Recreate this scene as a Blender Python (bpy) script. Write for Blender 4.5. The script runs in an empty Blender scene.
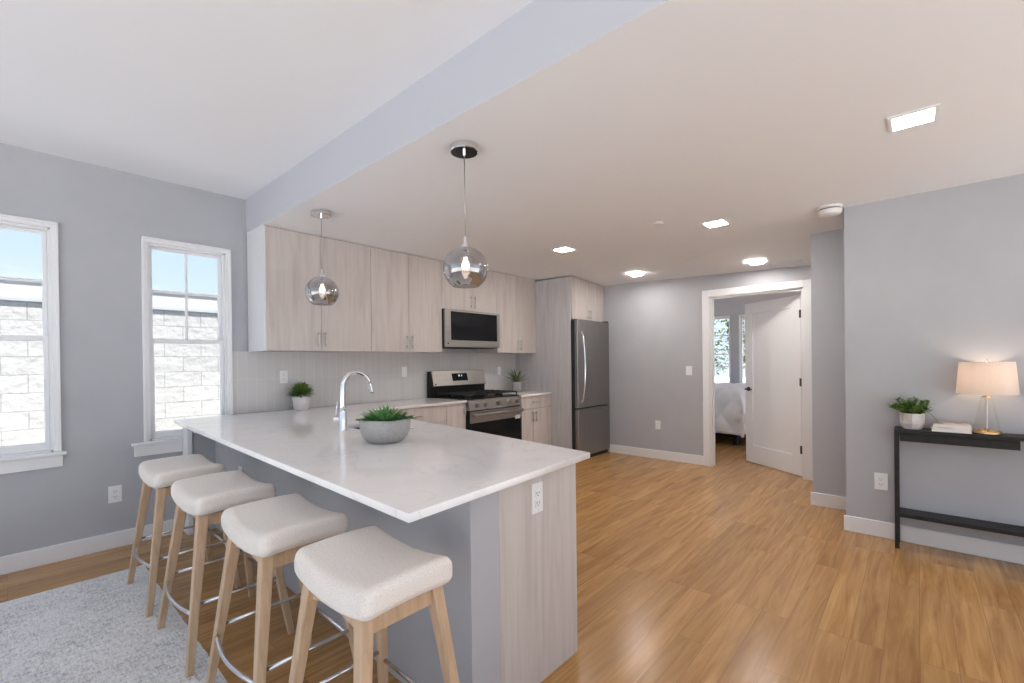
import bpy, bmesh, math, random
from mathutils import Vector, Matrix, noise
S = bpy.context.scene
COL = S.collection
random.seed(7)

# ------------------------------------------------------------------ camera
def setup_camera():
    yaw, pitch, roll = .8416, .0047, .0117
    fw = Vector((math.sin(yaw)*math.cos(pitch), math.cos(yaw)*math.cos(pitch), -math.sin(pitch)))
    r = Vector((math.cos(yaw), -math.sin(yaw), 0)); d = fw.cross(r)
    r2 = math.cos(roll)*r + math.sin(roll)*d
    d2 = -math.sin(roll)*r + math.cos(roll)*d
    cd = bpy.data.cameras.new('camera'); cam = bpy.data.objects.new('camera', cd)
    COL.objects.link(cam)
    m = Matrix((( r2.x, -d2.x, -fw.x, 0), (r2.y, -d2.y, -fw.y, 0), (r2.z, -d2.z, -fw.z, 1.3551), (0, 0, 0, 1)))
    cam.matrix_world = m
    cd.sensor_width = 36; cd.lens = 454.15/1024*36; cd.shift_y = (363.64-341.5)/1024
    cd.clip_start = .02; cd.clip_end = 200
    S.camera = cam
setup_camera()

# ------------------------------------------------------------------ world, sun, exposure
def setup_world():
    w = bpy.data.worlds.new('sky'); S.world = w; w.use_nodes = True
    nt = w.node_tree; nt.nodes.clear(); N = nt.nodes.new; L = nt.links.new
    out = N('ShaderNodeOutputWorld'); bg = N('ShaderNodeBackground'); tc = N('ShaderNodeTexCoord')
    sep = N('ShaderNodeSeparateXYZ'); L(tc.outputs['Generated'], sep.inputs[0])
    cr = N('ShaderNodeValToRGB'); L(sep.outputs['Z'], cr.inputs[0])
    e = cr.color_ramp.elements
    e[0].position = 0; e[0].color = (.74, .83, .94, 1)
    e[1].position = .55; e[1].color = (.30, .48, .80, 1)
    x = cr.color_ramp.elements.new(.18); x.color = (.57, .71, .88, 1)
    mp = N('ShaderNodeMapping'); mp.inputs['Scale'].default_value = (3, 3, 14)
    L(tc.outputs['Generated'], mp.inputs[0])
    nz = N('ShaderNodeTexNoise'); nz.inputs['Scale'].default_value = 1.3; nz.inputs['Detail'].default_value = 6
    L(mp.outputs[0], nz.inputs['Vector'])
    c2 = N('ShaderNodeValToRGB'); c2.color_ramp.elements[0].position = .52; c2.color_ramp.elements[1].position = .72
    L(nz.outputs[0], c2.inputs[0])
    mx = N('ShaderNodeMix'); mx.data_type = 'RGBA'; L(c2.outputs[0], mx.inputs[0]); L(cr.outputs[0], mx.inputs[6])
    mx.inputs[7].default_value = (.90, .92, .96, 1)
    L(mx.outputs[2], bg.inputs[0]); bg.inputs[1].default_value = .95
    L(bg.outputs[0], out.inputs[0])
setup_world()
sd = bpy.data.lights.new('sun', 'SUN'); sd.energy = 9.4; sd.angle = .02; sd.color = (1, .95, .88)
sun = bpy.data.objects.new('sun', sd); COL.objects.link(sun)
sun.rotation_euler = (math.radians(24), math.radians(6), 0)     # high, from behind the camera (travels towards +Y)
S.view_settings.view_transform = 'Standard'; S.view_settings.look = 'None'
S.view_settings.gamma = 1; S.view_settings.use_curve_mapping = False
S.view_settings.exposure = 0.45
LAMP = 128.0           # emission of the recessed ceiling fixtures
S.cycles.max_bounces = 12; S.cycles.diffuse_bounces = 6; S.cycles.glossy_bounces = 6
S.cycles.transmission_bounces = 10; S.cycles.transparent_max_bounces = 16
S.cycles.sample_clamp_indirect = 6; S.cycles.caustics_refractive = False; S.cycles.caustics_reflective = False

# ------------------------------------------------------------------ materials
def mat(name, col, rough=.5, metal=0, spec=None, emit=None, estr=0, **k):
    m = bpy.data.materials.new(name); m.use_nodes = True
    b = m.node_tree.nodes['Principled BSDF']
    b.inputs['Base Color'].default_value = (*col, 1); b.inputs['Roughness'].default_value = rough
    b.inputs['Metallic'].default_value = metal
    if spec is not None: b.inputs['Specular IOR Level'].default_value = spec
    if emit: b.inputs['Emission Color'].default_value = (*emit, 1); b.inputs['Emission Strength'].default_value = estr
    for kk, v in k.items(): b.inputs[kk].default_value = v
    return m
def tex(m, scale=(1, 1, 1), coord='Object', rot=(0, 0, 0)):
    nt = m.node_tree; tc = nt.nodes.new('ShaderNodeTexCoord'); mp = nt.nodes.new('ShaderNodeMapping')
    mp.inputs['Scale'].default_value = scale; mp.inputs['Rotation'].default_value = rot
    nt.links.new(tc.outputs[coord], mp.inputs[0]); return mp
def noisy(m, c1, c2, scale=(1, 1, 1), ns=5, detail=4, p0=.3, p1=.7, bump=0, bdist=.002, dist=0, coord='Object'):
    """two-colour noise on the base colour, with bump"""
    nt = m.node_tree; L = nt.links.new; b = nt.nodes['Principled BSDF']
    mp = tex(m, scale, coord)
    nz = nt.nodes.new('ShaderNodeTexNoise'); nz.inputs['Scale'].default_value = ns; nz.inputs['Detail'].default_value = detail
    nz.inputs['Distortion'].default_value = dist
    L(mp.outputs[0], nz.inputs['Vector'])
    cr = nt.nodes.new('ShaderNodeValToRGB'); cr.color_ramp.elements[0].position = p0; cr.color_ramp.elements[1].position = p1
    cr.color_ramp.elements[0].color = (*c1, 1); cr.color_ramp.elements[1].color = (*c2, 1)
    L(nz.outputs[0], cr.inputs[0]); L(cr.outputs[0], b.inputs['Base Color'])
    if bump:
        bp = nt.nodes.new('ShaderNodeBump'); bp.inputs['Strength'].default_value = bump; bp.inputs['Distance'].default_value = bdist
        L(nz.outputs[0], bp.inputs['Height']); L(bp.outputs[0], b.inputs['Normal'])
    return m

M = {}
M['wall'] = noisy(mat('wall_paint', (.4, .42, .45), .6), (.415, .424, .45), (.445, .453, .478), ns=3, bump=.0)
M['ceil'] = mat('ceiling_paint', (.85, .858, .88), .8)
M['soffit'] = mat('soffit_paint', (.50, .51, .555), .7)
M['white'] = mat('white_trim', (.78, .78, .79), .35)
M['plastic'] = mat('white_plastic', (.8, .8, .8), .35)
M['dark_slot'] = mat('dark_slot', (.05, .05, .05), .6)
def wood_grain(name, c1, c2, c3, axis='z', rough=.45, s=1.0):
    m = mat(name, c1, rough); nt = m.node_tree; L = nt.links.new; b = nt.nodes['Principled BSDF']
    sc = {'z': (14, 14, .9), 'x': (.9, 14, 14), 'y': (14, .9, 14)}[axis]
    mp = tex(m, tuple(v*s for v in sc))
    nz = nt.nodes.new('ShaderNodeTexNoise'); nz.inputs['Scale'].default_value = 1.6; nz.inputs['Detail'].default_value = 8
    nz.inputs['Distortion'].default_value = .6; nz.inputs['Roughness'].default_value = .62; L(mp.outputs[0], nz.inputs['Vector'])
    cr = nt.nodes.new('ShaderNodeValToRGB'); e = cr.color_ramp.elements
    e[0].position = .3; e[0].color = (*c1, 1); e[1].position = .72; e[1].color = (*c3, 1)
    x = e.new(.5); x.color = (*c2, 1)
    L(nz.outputs[0], cr.inputs[0]); L(cr.outputs[0], b.inputs['Base Color'])
    mp2 = tex(m, tuple(v*4*s for v in sc)); n2 = nt.nodes.new('ShaderNodeTexNoise'); n2.inputs['Scale'].default_value = 3
    L(mp2.outputs[0], n2.inputs['Vector'])
    bp = nt.nodes.new('ShaderNodeBump'); bp.inputs['Strength'].default_value = .12; bp.inputs['Distance'].default_value = .001
    L(n2.outputs[0], bp.inputs['Height']); L(bp.outputs[0], b.inputs['Normal'])
    return m
M['cab'] = wood_grain('pale_oak_laminate', (.47, .42, .39), (.55, .50, .47), (.61, .56, .53))
M['cabgrey'] = wood_grain('grey_oak_laminate', (.40, .39, .395), (.49, .48, .485), (.55, .54, .54))
M['cabside'] = mat('pale_side_panel', (.70, .71, .72), .4)
M['legwood'] = wood_grain('natural_oak', (.43, .29, .18), (.54, .375, .24), (.62, .44, .29), s=1.6)
M['steel'] = noisy(mat('brushed_steel', (.36, .34, .325), .34, 1), (.33, .312, .295), (.39, .37, .35), scale=(1, 1, 60), ns=4)
M['fridge_steel'] = noisy(mat('fridge_steel', (.3, .29, .28), .36, 1), (.33, .315, .305), (.37, .355, .34), scale=(60, 60, 1), ns=3)
M['chrome'] = mat('chrome', (.8, .8, .82), .12, 1)
M['nickel'] = mat('brushed_nickel', (.5, .48, .45), .3, 1)
M['blackglass'] = mat('black_glass', (.004, .004, .005), .12, spec=.22)
M['black'] = mat('black_enamel', (.008, .008, .008), .35, spec=.25)
M['iron'] = mat('cast_iron', (.018, .018, .018), .55)
M['blackwood'] = noisy(mat('black_stain', (.015, .014, .014), .5, spec=.3), (.012, .011, .011), (.024, .022, .022), scale=(4, 1, 1), ns=20)
M['brass'] = mat('brass', (.62, .40, .18), .22, 1)
M['bronze'] = mat('dark_bronze', (.06, .045, .035), .4, .8)
M['sink'] = mat('dark_sink', (.018, .017, .016), .4, 0)
M['soil'] = mat('soil', (.03, .022, .015), .9)
M['pot'] = mat('white_ceramic', (.72, .69, .68), .35)
M['stonepot'] = noisy(mat('pale_stone_pot', (.6, .58, .56), .6), (.50, .48, .465), (.74, .72, .70), ns=14, bump=.3)
M['concrete'] = noisy(mat('grey_concrete_bowl', (.3, .3, .3), .75), (.33, .32, .315), (.39, .38, .37), ns=60, bump=.2, bdist=.001)
M['led'] = mat('lit_diffuser', (.9, .9, .9), .5, emit=(1, .935, .885), estr=LAMP)
M['led_dim'] = mat('dimmer_lit_diffuser', (.9, .9, .9), .5, emit=(1, .935, .885), estr=LAMP*.18)
M['led_mid'] = mat('soft_lit_diffuser', (.9, .9, .9), .5, emit=(1, .935, .885), estr=LAMP*.95)
M['bulb'] = mat('lit_bulb', (1, .9, .8), .5, emit=(1, .84, .70), estr=5)
M['display'] = mat('lit_clock', (.05, .05, .05), .3, emit=(.5, .8, .9), estr=.8)
M['comforter'] = mat('white_comforter', (.78, .79, .82), .8)
M['bedbase'] = mat('dark_bed_base', (.02, .02, .022), .6)
M['bark'] = mat('bark', (.12, .08, .05), .9)
M['bounce_ground'] = noisy(mat('pale_bounce_ground', (.62, .61, .6), .9), (.66, .66, .66), (.72, .72, .72), ns=2)  # invented pale colour for the unseen ground, to reflect sun indoors
M['page'] = mat('paper_pages', (.75, .72, .68), .7)
M['cover_white'] = mat('white_cover', (.75, .73, .72), .4)
M['cover_photo'] = noisy(mat('printed_cover', (.6, .4, .3), .4), (.70, .62, .56), (.36, .22, .15), ns=14, p0=.5, p1=.62)
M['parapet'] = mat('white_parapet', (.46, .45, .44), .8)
M['hose'] = mat('grey_metal_band', (.34, .37, .39), .6)

def fabric(name, c1, c2, ns=300):
    m = noisy(mat(name, c1, .9), c1, c2, ns=ns, detail=3, bump=.35, bdist=.0012, p0=.35, p1=.65)
    m.node_tree.nodes['Principled BSDF'].inputs['Sheen Weight'].default_value = .15
    return m
M['fabric'] = fabric('oatmeal_fabric', (.68, .62, .565), (.84, .78, .72))
def leafmat(name, a, b):
    m = noisy(mat(name, a, .45), a, b, ns=25, detail=2); return m
M['leaf'] = leafmat('green_leaf', (.07, .14, .025), (.21, .33, .08))
M['succ'] = leafmat('succulent_green', (.06, .17, .05), (.20, .40, .15))
M['olive'] = leafmat('olive_leaf', (.06, .10, .03), (.16, .22, .07))
M['treeleaf'] = leafmat('tree_leaf', (.07, .14, .04), (.18, .28, .10))

def m_floor():
    m = mat('oak_floorboards', (.5, .3, .15), .24); nt = m.node_tree; L = nt.links.new; b = nt.nodes['Principled BSDF']
    mp = tex(m, (1, 1, 1))
    br = nt.nodes.new('ShaderNodeTexBrick'); br.offset = .37; br.offset_frequency = 3; br.squash = 1
    br.inputs['Scale'].default_value = 1; br.inputs['Brick Width'].default_value = 1.35; br.inputs['Row Height'].default_value = .127
    br.inputs['Mortar Size'].default_value = .0010; br.inputs['Mortar Smooth'].default_value = .2
    br.inputs['Color1'].default_value = (0, 0, 0, 1); br.inputs['Color2'].default_value = (1, 1, 1, 1); br.inputs['Mortar'].default_value = (.5, .5, .5, 1)
    L(mp.outputs[0], br.inputs['Vector'])
    # per-plank offset of the grain
    sc = nt.nodes.new('ShaderNodeVectorMath'); sc.operation = 'MULTIPLY'; sc.inputs[1].default_value = (9, 5, 3); L(br.outputs['Color'], sc.inputs[0])
    ad = nt.nodes.new('ShaderNodeVectorMath'); L(mp.outputs[0], ad.inputs[0]); L(sc.outputs[0], ad.inputs[1])
    m2 = nt.nodes.new('ShaderNodeMapping'); m2.inputs['Scale'].default_value = (1.0, 13, 1); L(ad.outputs[0], m2.inputs[0])
    nz = nt.nodes.new('ShaderNodeTexNoise'); nz.inputs['Scale'].default_value = 1.5; nz.inputs['Detail'].default_value = 9; nz.inputs['Distortion'].default_value = 1.1
    nz.inputs['Roughness'].default_value = .6
    L(m2.outputs[0], nz.inputs['Vector'])
    cr = nt.nodes.new('ShaderNodeValToRGB'); e = cr.color_ramp.elements
    e[0].position = .3; e[0].color = (.32, .155, .048, 1); e[1].position = .72; e[1].color = (.55, .315, .118, 1)
    L(nz.outputs[0], cr.inputs[0])
    tr = nt.nodes.new('ShaderNodeValToRGB'); e = tr.color_ramp.elements
    e[0].position = 0; e[0].color = (.86, .84, .82, 1); e[1].position = 1; e[1].color = (1.10, 1.09, 1.08, 1)
    L(br.outputs['Color'], tr.inputs[0])
    mx = nt.nodes.new('ShaderNodeMix'); mx.data_type = 'RGBA'; mx.blend_type = 'MULTIPLY'; mx.inputs[0].default_value = 1
    L(cr.outputs[0], mx.inputs[6]); L(tr.outputs[0], mx.inputs[7])
    m3 = nt.nodes.new('ShaderNodeMix'); m3.data_type = 'RGBA'; L(br.outputs['Fac'], m3.inputs[0]); L(mx.outputs[2], m3.inputs[6])
    m3.inputs[7].default_value = (.24, .12, .05, 1)
    L(m3.outputs[2], b.inputs['Base Color'])
    bp = nt.nodes.new('ShaderNodeBump'); bp.inputs['Strength'].default_value = .08; bp.inputs['Distance'].default_value = .001
    L(nz.outputs[0], bp.inputs['Height']); L(bp.outputs[0], b.inputs['Normal'])
    return m
M['floor'] = m_floor()
def m_quartz():
    m = noisy(mat('white_quartz', (.7, .69, .68), .10), (.86, .84, .835), (.90, .88, .875), ns=4, detail=8, dist=.8)
    nt = m.node_tree; L = nt.links.new; b = nt.nodes['Principled BSDF']
    base = b.inputs['Base Color'].links[0].from_socket
    mp = tex(m, (1, 1, 1)); n = nt.nodes.new('ShaderNodeTexNoise'); n.inputs['Scale'].default_value = 2.2; n.inputs['Detail'].default_value = 5; n.inputs['Distortion'].default_value = 1.5
    L(mp.outputs[0], n.inputs['Vector'])
    cr = nt.nodes.new('ShaderNodeValToRGB'); e = cr.color_ramp.elements
    e[0].position = .485; e[0].color = (0, 0, 0, 1); e[1].position = .5; e[1].color = (.16, .16, .16, 1); x = e.new(.515); x.color = (0, 0, 0, 1)
    L(n.outputs[0], cr.inputs[0])
    mx = nt.nodes.new('ShaderNodeMix'); mx.data_type = 'RGBA'; L(cr.outputs[0], mx.inputs[0]); L(base, mx.inputs[6]); mx.inputs[7].default_value = (.42, .40, .39, 1)
    L(mx.outputs[2], b.inputs['Base Color'])
    return m
M['quartz'] = m_quartz()
def m_brick(name, w, h, mortar, c1, c2, cm, offset=0, rough=.25, rot=(0, 0, 0), bump=.4, ms=.1, bd=.002):
    m = mat(name, c1, rough); nt = m.node_tree; L = nt.links.new; b = nt.nodes['Principled BSDF']
    tc = nt.nodes.new('ShaderNodeTexCoord'); sp = nt.nodes.new('ShaderNodeSeparateXYZ'); cb = nt.nodes.new('ShaderNodeCombineXYZ')
    L(tc.outputs['Object'], sp.inputs[0]); L(sp.outputs['X'], cb.inputs['X']); L(sp.outputs['Z'], cb.inputs['Y'])
    br = nt.nodes.new('ShaderNodeTexBrick'); br.offset = offset; br.inputs['Scale'].default_value = 1
    br.inputs['Brick Width'].default_value = w; br.inputs['Row Height'].default_value = h; br.inputs['Mortar Size'].default_value = mortar
    br.inputs['Mortar Smooth'].default_value = ms
    br.inputs['Color1'].default_value = (*c1, 1); br.inputs['Color2'].default_value = (*c2, 1); br.inputs['Mortar'].default_value = (*cm, 1)
    L(cb.outputs[0], br.inputs['Vector']); L(br.outputs['Color'], b.inputs['Base Color'])
    bp = nt.nodes.new('ShaderNodeBump'); bp.invert = True; bp.inputs['Strength'].default_value = bump; bp.inputs['Distance'].default_value = bd
    L(br.outputs['Fac'], bp.inputs['Height']); L(bp.outputs[0], b.inputs['Normal'])
    return m, br, bp
M['tile'] = m_brick('grey_vertical_tile', .0762, .305, .0016, (.54, .53, .52), (.57, .56, .55), (.66, .65, .64))[0]
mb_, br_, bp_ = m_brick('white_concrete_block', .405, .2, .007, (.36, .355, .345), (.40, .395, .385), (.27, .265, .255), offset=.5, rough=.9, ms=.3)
nt_ = mb_.node_tree; n_ = nt_.nodes.new('ShaderNodeTexNoise'); n_.inputs['Scale'].default_value = 9; n_.inputs['Detail'].default_value = 8
t_ = nt_.nodes.new('ShaderNodeTexCoord'); nt_.links.new(t_.outputs['Object'], n_.inputs['Vector'])
b2_ = nt_.nodes.new('ShaderNodeBump'); b2_.inputs['Strength'].default_value = .9; b2_.inputs['Distance'].default_value = .03
nt_.links.new(n_.outputs[0], b2_.inputs['Height']); nt_.links.new(bp_.outputs[0], b2_.inputs['Normal'])
nt_.links.new(b2_.outputs[0], nt_.nodes['Principled BSDF'].inputs['Normal'])
M['block'] = mb_
def m_rug():
    m = mat('woven_wool', (.6, .59, .57), .95); nt = m.node_tree; L = nt.links.new; b = nt.nodes['Principled BSDF']
    def nz(scale, sc, det=3, dist=0):
        n = nt.nodes.new('ShaderNodeTexNoise'); n.inputs['Scale'].default_value = sc; n.inputs['Detail'].default_value = det; n.inputs['Distortion'].default_value = dist
        L(tex(m, scale).outputs[0], n.inputs['Vector']); return n.outputs[0]
    def add(a, c, f):
        q = nt.nodes.new('ShaderNodeMath'); q.operation = 'MULTIPLY_ADD'; L(c, q.inputs[0]); q.inputs[1].default_value = f; L(a, q.inputs[2]); return q.outputs[0]
    # crossing yarns: streaks along x and along y, with a coarse patchiness
    h = add(add(nz((28, 110, 20), 1, 3, .5), nz((110, 28, 20), 1, 3, .5), 1.0), nz((1, 1, 1), 4, 3), .5)
    sub = nt.nodes.new('ShaderNodeMath'); sub.operation = 'MULTIPLY'; L(h, sub.inputs[0]); sub.inputs[1].default_value = .4; h = sub.outputs[0]
    cr = nt.nodes.new('ShaderNodeValToRGB'); e = cr.color_ramp.elements
    e[0].position = .38; e[0].color = (.40, .39, .385, 1); e[1].position = .60; e[1].color = (.86, .85, .835, 1)
    x = e.new(.47); x.color = (.68, .67, .66, 1)
    L(h, cr.inputs[0]); L(cr.outputs[0], b.inputs['Base Color'])
    bp = nt.nodes.new('ShaderNodeBump'); bp.inputs['Strength'].default_value = .8; bp.inputs['Distance'].default_value = .01
    L(h, bp.inputs['Height']); L(bp.outputs[0], b.inputs['Normal'])
    return m
M['rug'] = m_rug()
def thin_glass(name, tint, refl, solid=None, lo=0):
    """clear sheet: transparent with a Fresnel-like mirror coat"""
    m = bpy.data.materials.new(name); m.use_nodes = True; nt = m.node_tree; nt.nodes.clear(); L = nt.links.new
    o = nt.nodes.new('ShaderNodeOutputMaterial'); t = nt.nodes.new('ShaderNodeBsdfTransparent'); g = nt.nodes.new('ShaderNodeBsdfGlossy')
    t.inputs[0].default_value = (*tint, 1); g.inputs[1].default_value = .02; g.inputs[0].default_value = (.95, .95, .97, 1)
    lw = nt.nodes.new('ShaderNodeLayerWeight'); lw.inputs[0].default_value = .5
    ma = nt.nodes.new('ShaderNodeMath'); ma.operation = 'MULTIPLY_ADD'; L(lw.outputs['Facing'], ma.inputs[0]); ma.inputs[1].default_value = refl; ma.inputs[2].default_value = lo
    ma.use_clamp = True
    mx = nt.nodes.new('ShaderNodeMixShader'); L(ma.outputs[0], mx.inputs[0]); L(t.outputs[0], mx.inputs[1]); L(g.outputs[0], mx.inputs[2])
    L(mx.outputs[0], o.inputs[0]); return m
M['pane'] = thin_glass('window_glass', (.98, .99, 1), .12, lo=.01)
M['smoke'] = thin_glass('smoked_mirror_glass', (.45, .42, .40), .5, lo=.22)
M['clear'] = thin_glass('clear_glass', (.98, .975, .965), .12, lo=.01)
def m_shade():
    m = mat('linen_shade', (.72, .60, .50), .9); nt = m.node_tree; L = nt.links.new; b = nt.nodes['Principled BSDF']
    o = nt.nodes['Material Output']
    tr = nt.nodes.new('ShaderNodeBsdfTranslucent'); tr.inputs[0].default_value = (.88, .80, .74, 1)
    nz = nt.nodes.new('ShaderNodeTexNoise'); nz.inputs['Scale'].default_value = 160; mp = tex(m); L(mp.outputs[0], nz.inputs['Vector'])
    cr = nt.nodes.new('ShaderNodeValToRGB'); cr.color_ramp.elements[0].color = (.66, .60, .54, 1); cr.color_ramp.elements[1].color = (.84, .78, .72, 1)
    L(nz.outputs[0], cr.inputs[0]); L(cr.outputs[0], b.inputs['Base Color'])
    mx = nt.nodes.new('ShaderNodeMixShader'); mx.inputs[0].default_value = .4; L(b.outputs[0], mx.inputs[1]); L(tr.outputs[0], mx.inputs[2]); L(mx.outputs[0], o.inputs[0])
    return m
M['shade'] = m_shade()

# ------------------------------------------------------------------ mesh helpers
def V(*a): return Vector(a)
class MB:
    def __init__(s): s.bm = bmesh.new()
    def box(s, x0, x1, y0, y1, z0, z1, bev=0, seg=1):
        r = bmesh.ops.create_cube(s.bm, size=1); vs = r['verts']
        for v in vs: v.co = Vector(((x0+x1)/2+v.co.x*(x1-x0), (y0+y1)/2+v.co.y*(y1-y0), (z0+z1)/2+v.co.z*(z1-z0)))
        if bev:
            es = list({e for v in vs for e in v.link_edges})
            bmesh.ops.bevel(s.bm, geom=es, offset=bev, segments=seg, affect='EDGES', profile=.5)
        return s
    def beam(s, p0, p1, w0, w1=None, up=(0, 0, 1), h0=None, h1=None, bev=0):
        """tapered square bar from p0 to p1"""
        p0, p1 = Vector(p0), Vector(p1); w1 = w0 if w1 is None else w1; h0 = w0 if h0 is None else h0; h1 = w1 if h1 is None else h1
        d = (p1-p0).normalized(); u = Vector(up)
        if abs(d.dot(u)) > .9: u = Vector((1, 0, 0)) if abs(d.x) < .9 else Vector((0, 1, 0))
        a = (u - d*u.dot(d)).normalized(); b = d.cross(a)
        vs = []
        for p, w, h in ((p0, w0, h0), (p1, w1, h1)):
            for i, j in ((-1, -1), (1, -1), (1, 1), (-1, 1)): vs.append(s.bm.verts.new(p+a*i*w/2+b*j*h/2))
        fs = [s.bm.faces.new([vs[0], vs[1], vs[2], vs[3]][::-1]), s.bm.faces.new(vs[4:8])]
        for i in range(4): fs.append(s.bm.faces.new([vs[i], vs[(i+1) % 4], vs[4+(i+1) % 4], vs[4+i]]))
        if bev:
            es = list({e for f in fs for e in f.edges})
            bmesh.ops.bevel(s.bm, geom=es, offset=bev, segments=2, affect='EDGES', profile=.5)
        return s
    def cyl(s, p0, p1, r0, r1=None, n=20, caps=True):
        p0, p1 = Vector(p0), Vector(p1); r1 = r0 if r1 is None else r1
        d = (p1-p0).normalized(); u = Vector((0, 0, 1)) if abs(d.z) < .9 else Vector((1, 0, 0))
        a = d.cross(u).normalized(); b = d.cross(a)
        A = [s.bm.verts.new(p0+(a*math.cos(t)+b*math.sin(t))*r0) for t in [2*math.pi*i/n for i in range(n)]]
        B = [s.bm.verts.new(p1+(a*math.cos(t)+b*math.sin(t))*r1) for t in [2*math.pi*i/n for i in range(n)]]
        for i in range(n): s.bm.faces.new([A[i], B[i], B[(i+1) % n], A[(i+1) % n]])
        if caps: s.bm.faces.new(A); s.bm.faces.new(B[::-1])
        return s
    def lathe(s, prof, c=(0, 0, 0), n=40, wob=None):
        """revolve (r, z) profile about the vertical through c"""
        rings = []
        for r, z in prof:
            if r < 1e-6: rings.append([s.bm.verts.new(Vector(c)+Vector((0, 0, z)))])
            else: rings.append([s.bm.verts.new(Vector(c)+Vector((r*math.cos(2*math.pi*i/n), r*math.sin(2*math.pi*i/n), z))) for i in range(n)])
        for A, B in zip(rings, rings[1:]):
            for i in range(n):
                j = (i+1) % n
                q = [A[i % len(A)], A[j % len(A)], B[j % len(B)], B[i % len(B)]]
                u = []
                for v in q:
                    if v not in u: u.append(v)
                if len(u) > 2: s.bm.faces.new(u)
        return s
    def tube(s, pts, r, n=12, caps=True):
        pts = [Vector(p) for p in pts]; rs = r if isinstance(r, (list, tuple)) else [r]*len(pts)
        prev = None; rings = []
        for i, p in enumerate(pts):
            d = (pts[min(i+1, len(pts)-1)]-pts[max(i-1, 0)]).normalized()
            if prev is None:
                u = Vector((0, 0, 1)) if abs(d.z) < .9 else Vector((1, 0, 0)); a = (u-d*u.dot(d)).normalized()
            else: a = (prev-d*prev.dot(d)).normalized()
            prev = a; b = d.cross(a)
            rings.append([s.bm.verts.new(p+(a*math.cos(t)+b*math.sin(t))*rs[i]) for t in [2*math.pi*k/n for k in range(n)]])
        for A, B in zip(rings, rings[1:]):
            for k in range(n): s.bm.faces.new([A[k], A[(k+1) % n], B[(k+1) % n], B[k]])
        if caps: s.bm.faces.new(rings[0][::-1]); s.bm.faces.new(rings[-1])
        return s
    def prism(s, poly, z0, z1, bev=0):
        A = [s.bm.verts.new((x, y, z0)) for x, y in poly]; B = [s.bm.verts.new((x, y, z1)) for x, y in poly]
        n = len(poly); fs = [s.bm.faces.new(A[::-1]), s.bm.faces.new(B)]
        for i in range(n): fs.append(s.bm.faces.new([A[i], A[(i+1) % n], B[(i+1) % n], B[i]]))
        if bev: bmesh.ops.bevel(s.bm, geom=list({e for f in fs for e in f.edges}), offset=bev, segments=2, affect='EDGES', profile=.5)
        return s
    def rbox(s, c, half, r, n=12, fn=None):
        """rounded box, optionally deformed by fn(local point)"""
        c = Vector(c); half = Vector(half); r = min(r, min(half)); cache = {}
        def pt(p):
            k = tuple(round(v, 5) for v in p)
            if k in cache: return cache[k]
            q = Vector((p[0]*half.x, p[1]*half.y, p[2]*half.z))
            inn = Vector([max(-(h-r), min(h-r, v)) for v, h in zip(q, half)])
            d = q-inn
            if d.length > 1e-9: q = inn+d.normalized()*r
            if fn: q = fn(q)
            cache[k] = s.bm.verts.new(c+q); return cache[k]
        def w(i, h):   # denser near the edges
            t = i/n*2-1; return math.copysign(1-(1-abs(t))**1.5, t)
        g = [w(i, 1) for i in range(n+1)]
        for ax in range(3):
            for sg in (-1, 1):
                for i in range(n):
                    for j in range(n):
                        def P(a, b):
                            q = [0, 0, 0]; q[ax] = sg; q[(ax+1) % 3] = a; q[(ax+2) % 3] = b; return pt(q)
                        f = [P(g[i], g[j]), P(g[i+1], g[j]), P(g[i+1], g[j+1]), P(g[i], g[j+1])]
                        if sg < 0: f = f[::-1]
                        if len(set(f)) > 2: s.bm.faces.new(list(dict.fromkeys(f)))
        return s
    def blade(s, p, d, L, w, bend=.6, fold=.25, n=5, tip=.05):
        """a curved pointed leaf from p leaning along d"""
        p = Vector(p); d = Vector(d).normalized(); side = d.cross(Vector((0, 0, 1)))
        if side.length < .05: side = Vector((1, 0, 0))
        side.normalize(); rows = []; q = p.copy(); dd = d.copy()
        for i in range(n+1):
            t = i/n; ww = w*(math.sin(math.pi*min(1, (t*.86+.14)))**.8)/2 if t < 1 else w*tip/2
            nn = side.cross(dd).normalized()
            rows.append((s.bm.verts.new(q-side*ww+nn*ww*fold), s.bm.verts.new(q), s.bm.verts.new(q+side*ww+nn*ww*fold)))
            q = q+dd*(L/n); dd = (dd+Vector((0, 0, -1))*bend/n).normalized()
        for a, b in zip(rows, rows[1:]):
            s.bm.faces.new([a[0], a[1], b[1], b[0]]); s.bm.faces.new([a[1], a[2], b[2], b[1]])
        return s
    def build(s, name, m, parent=None, smooth=False, sharp=None):
        bmesh.ops.recalc_face_normals(s.bm, faces=s.bm.faces)
        me = bpy.data.meshes.new(name)
        if smooth:
            for f in s.bm.faces: f.smooth = True
        s.bm.to_mesh(me); s.bm.free(); me.materials.append(m)
        if smooth and sharp: me.set_sharp_from_angle(angle=math.radians(sharp))
        o = bpy.data.objects.new(name, me); COL.objects.link(o)
        if parent: o.parent = parent
        return o
def tag(o, label=None, cat=None, group=None, kind=None):
    if label: o['label'] = label
    if cat: o['category'] = cat
    if group: o['group'] = group
    if kind: o['kind'] = kind
    return o
def empty(name, loc=(0, 0, 0), label=None, cat=None, group=None, kind=None, rz=0):
    o = bpy.data.objects.new(name, None); COL.objects.link(o); o.empty_display_size = .1
    o.location = loc; o.rotation_euler = (0, 0, rz)
    return tag(o, label, cat, group, kind)
def struct(o): o['kind'] = 'structure'; return o
def copy_tree(o, parent=None):
    c = o.copy(); COL.objects.link(c); c.parent = parent
    for ch in list(KIDS(o)): copy_tree(ch, c)
    return c
def KIDS(o): return [x for x in bpy.data.objects if x.parent == o]

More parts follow.
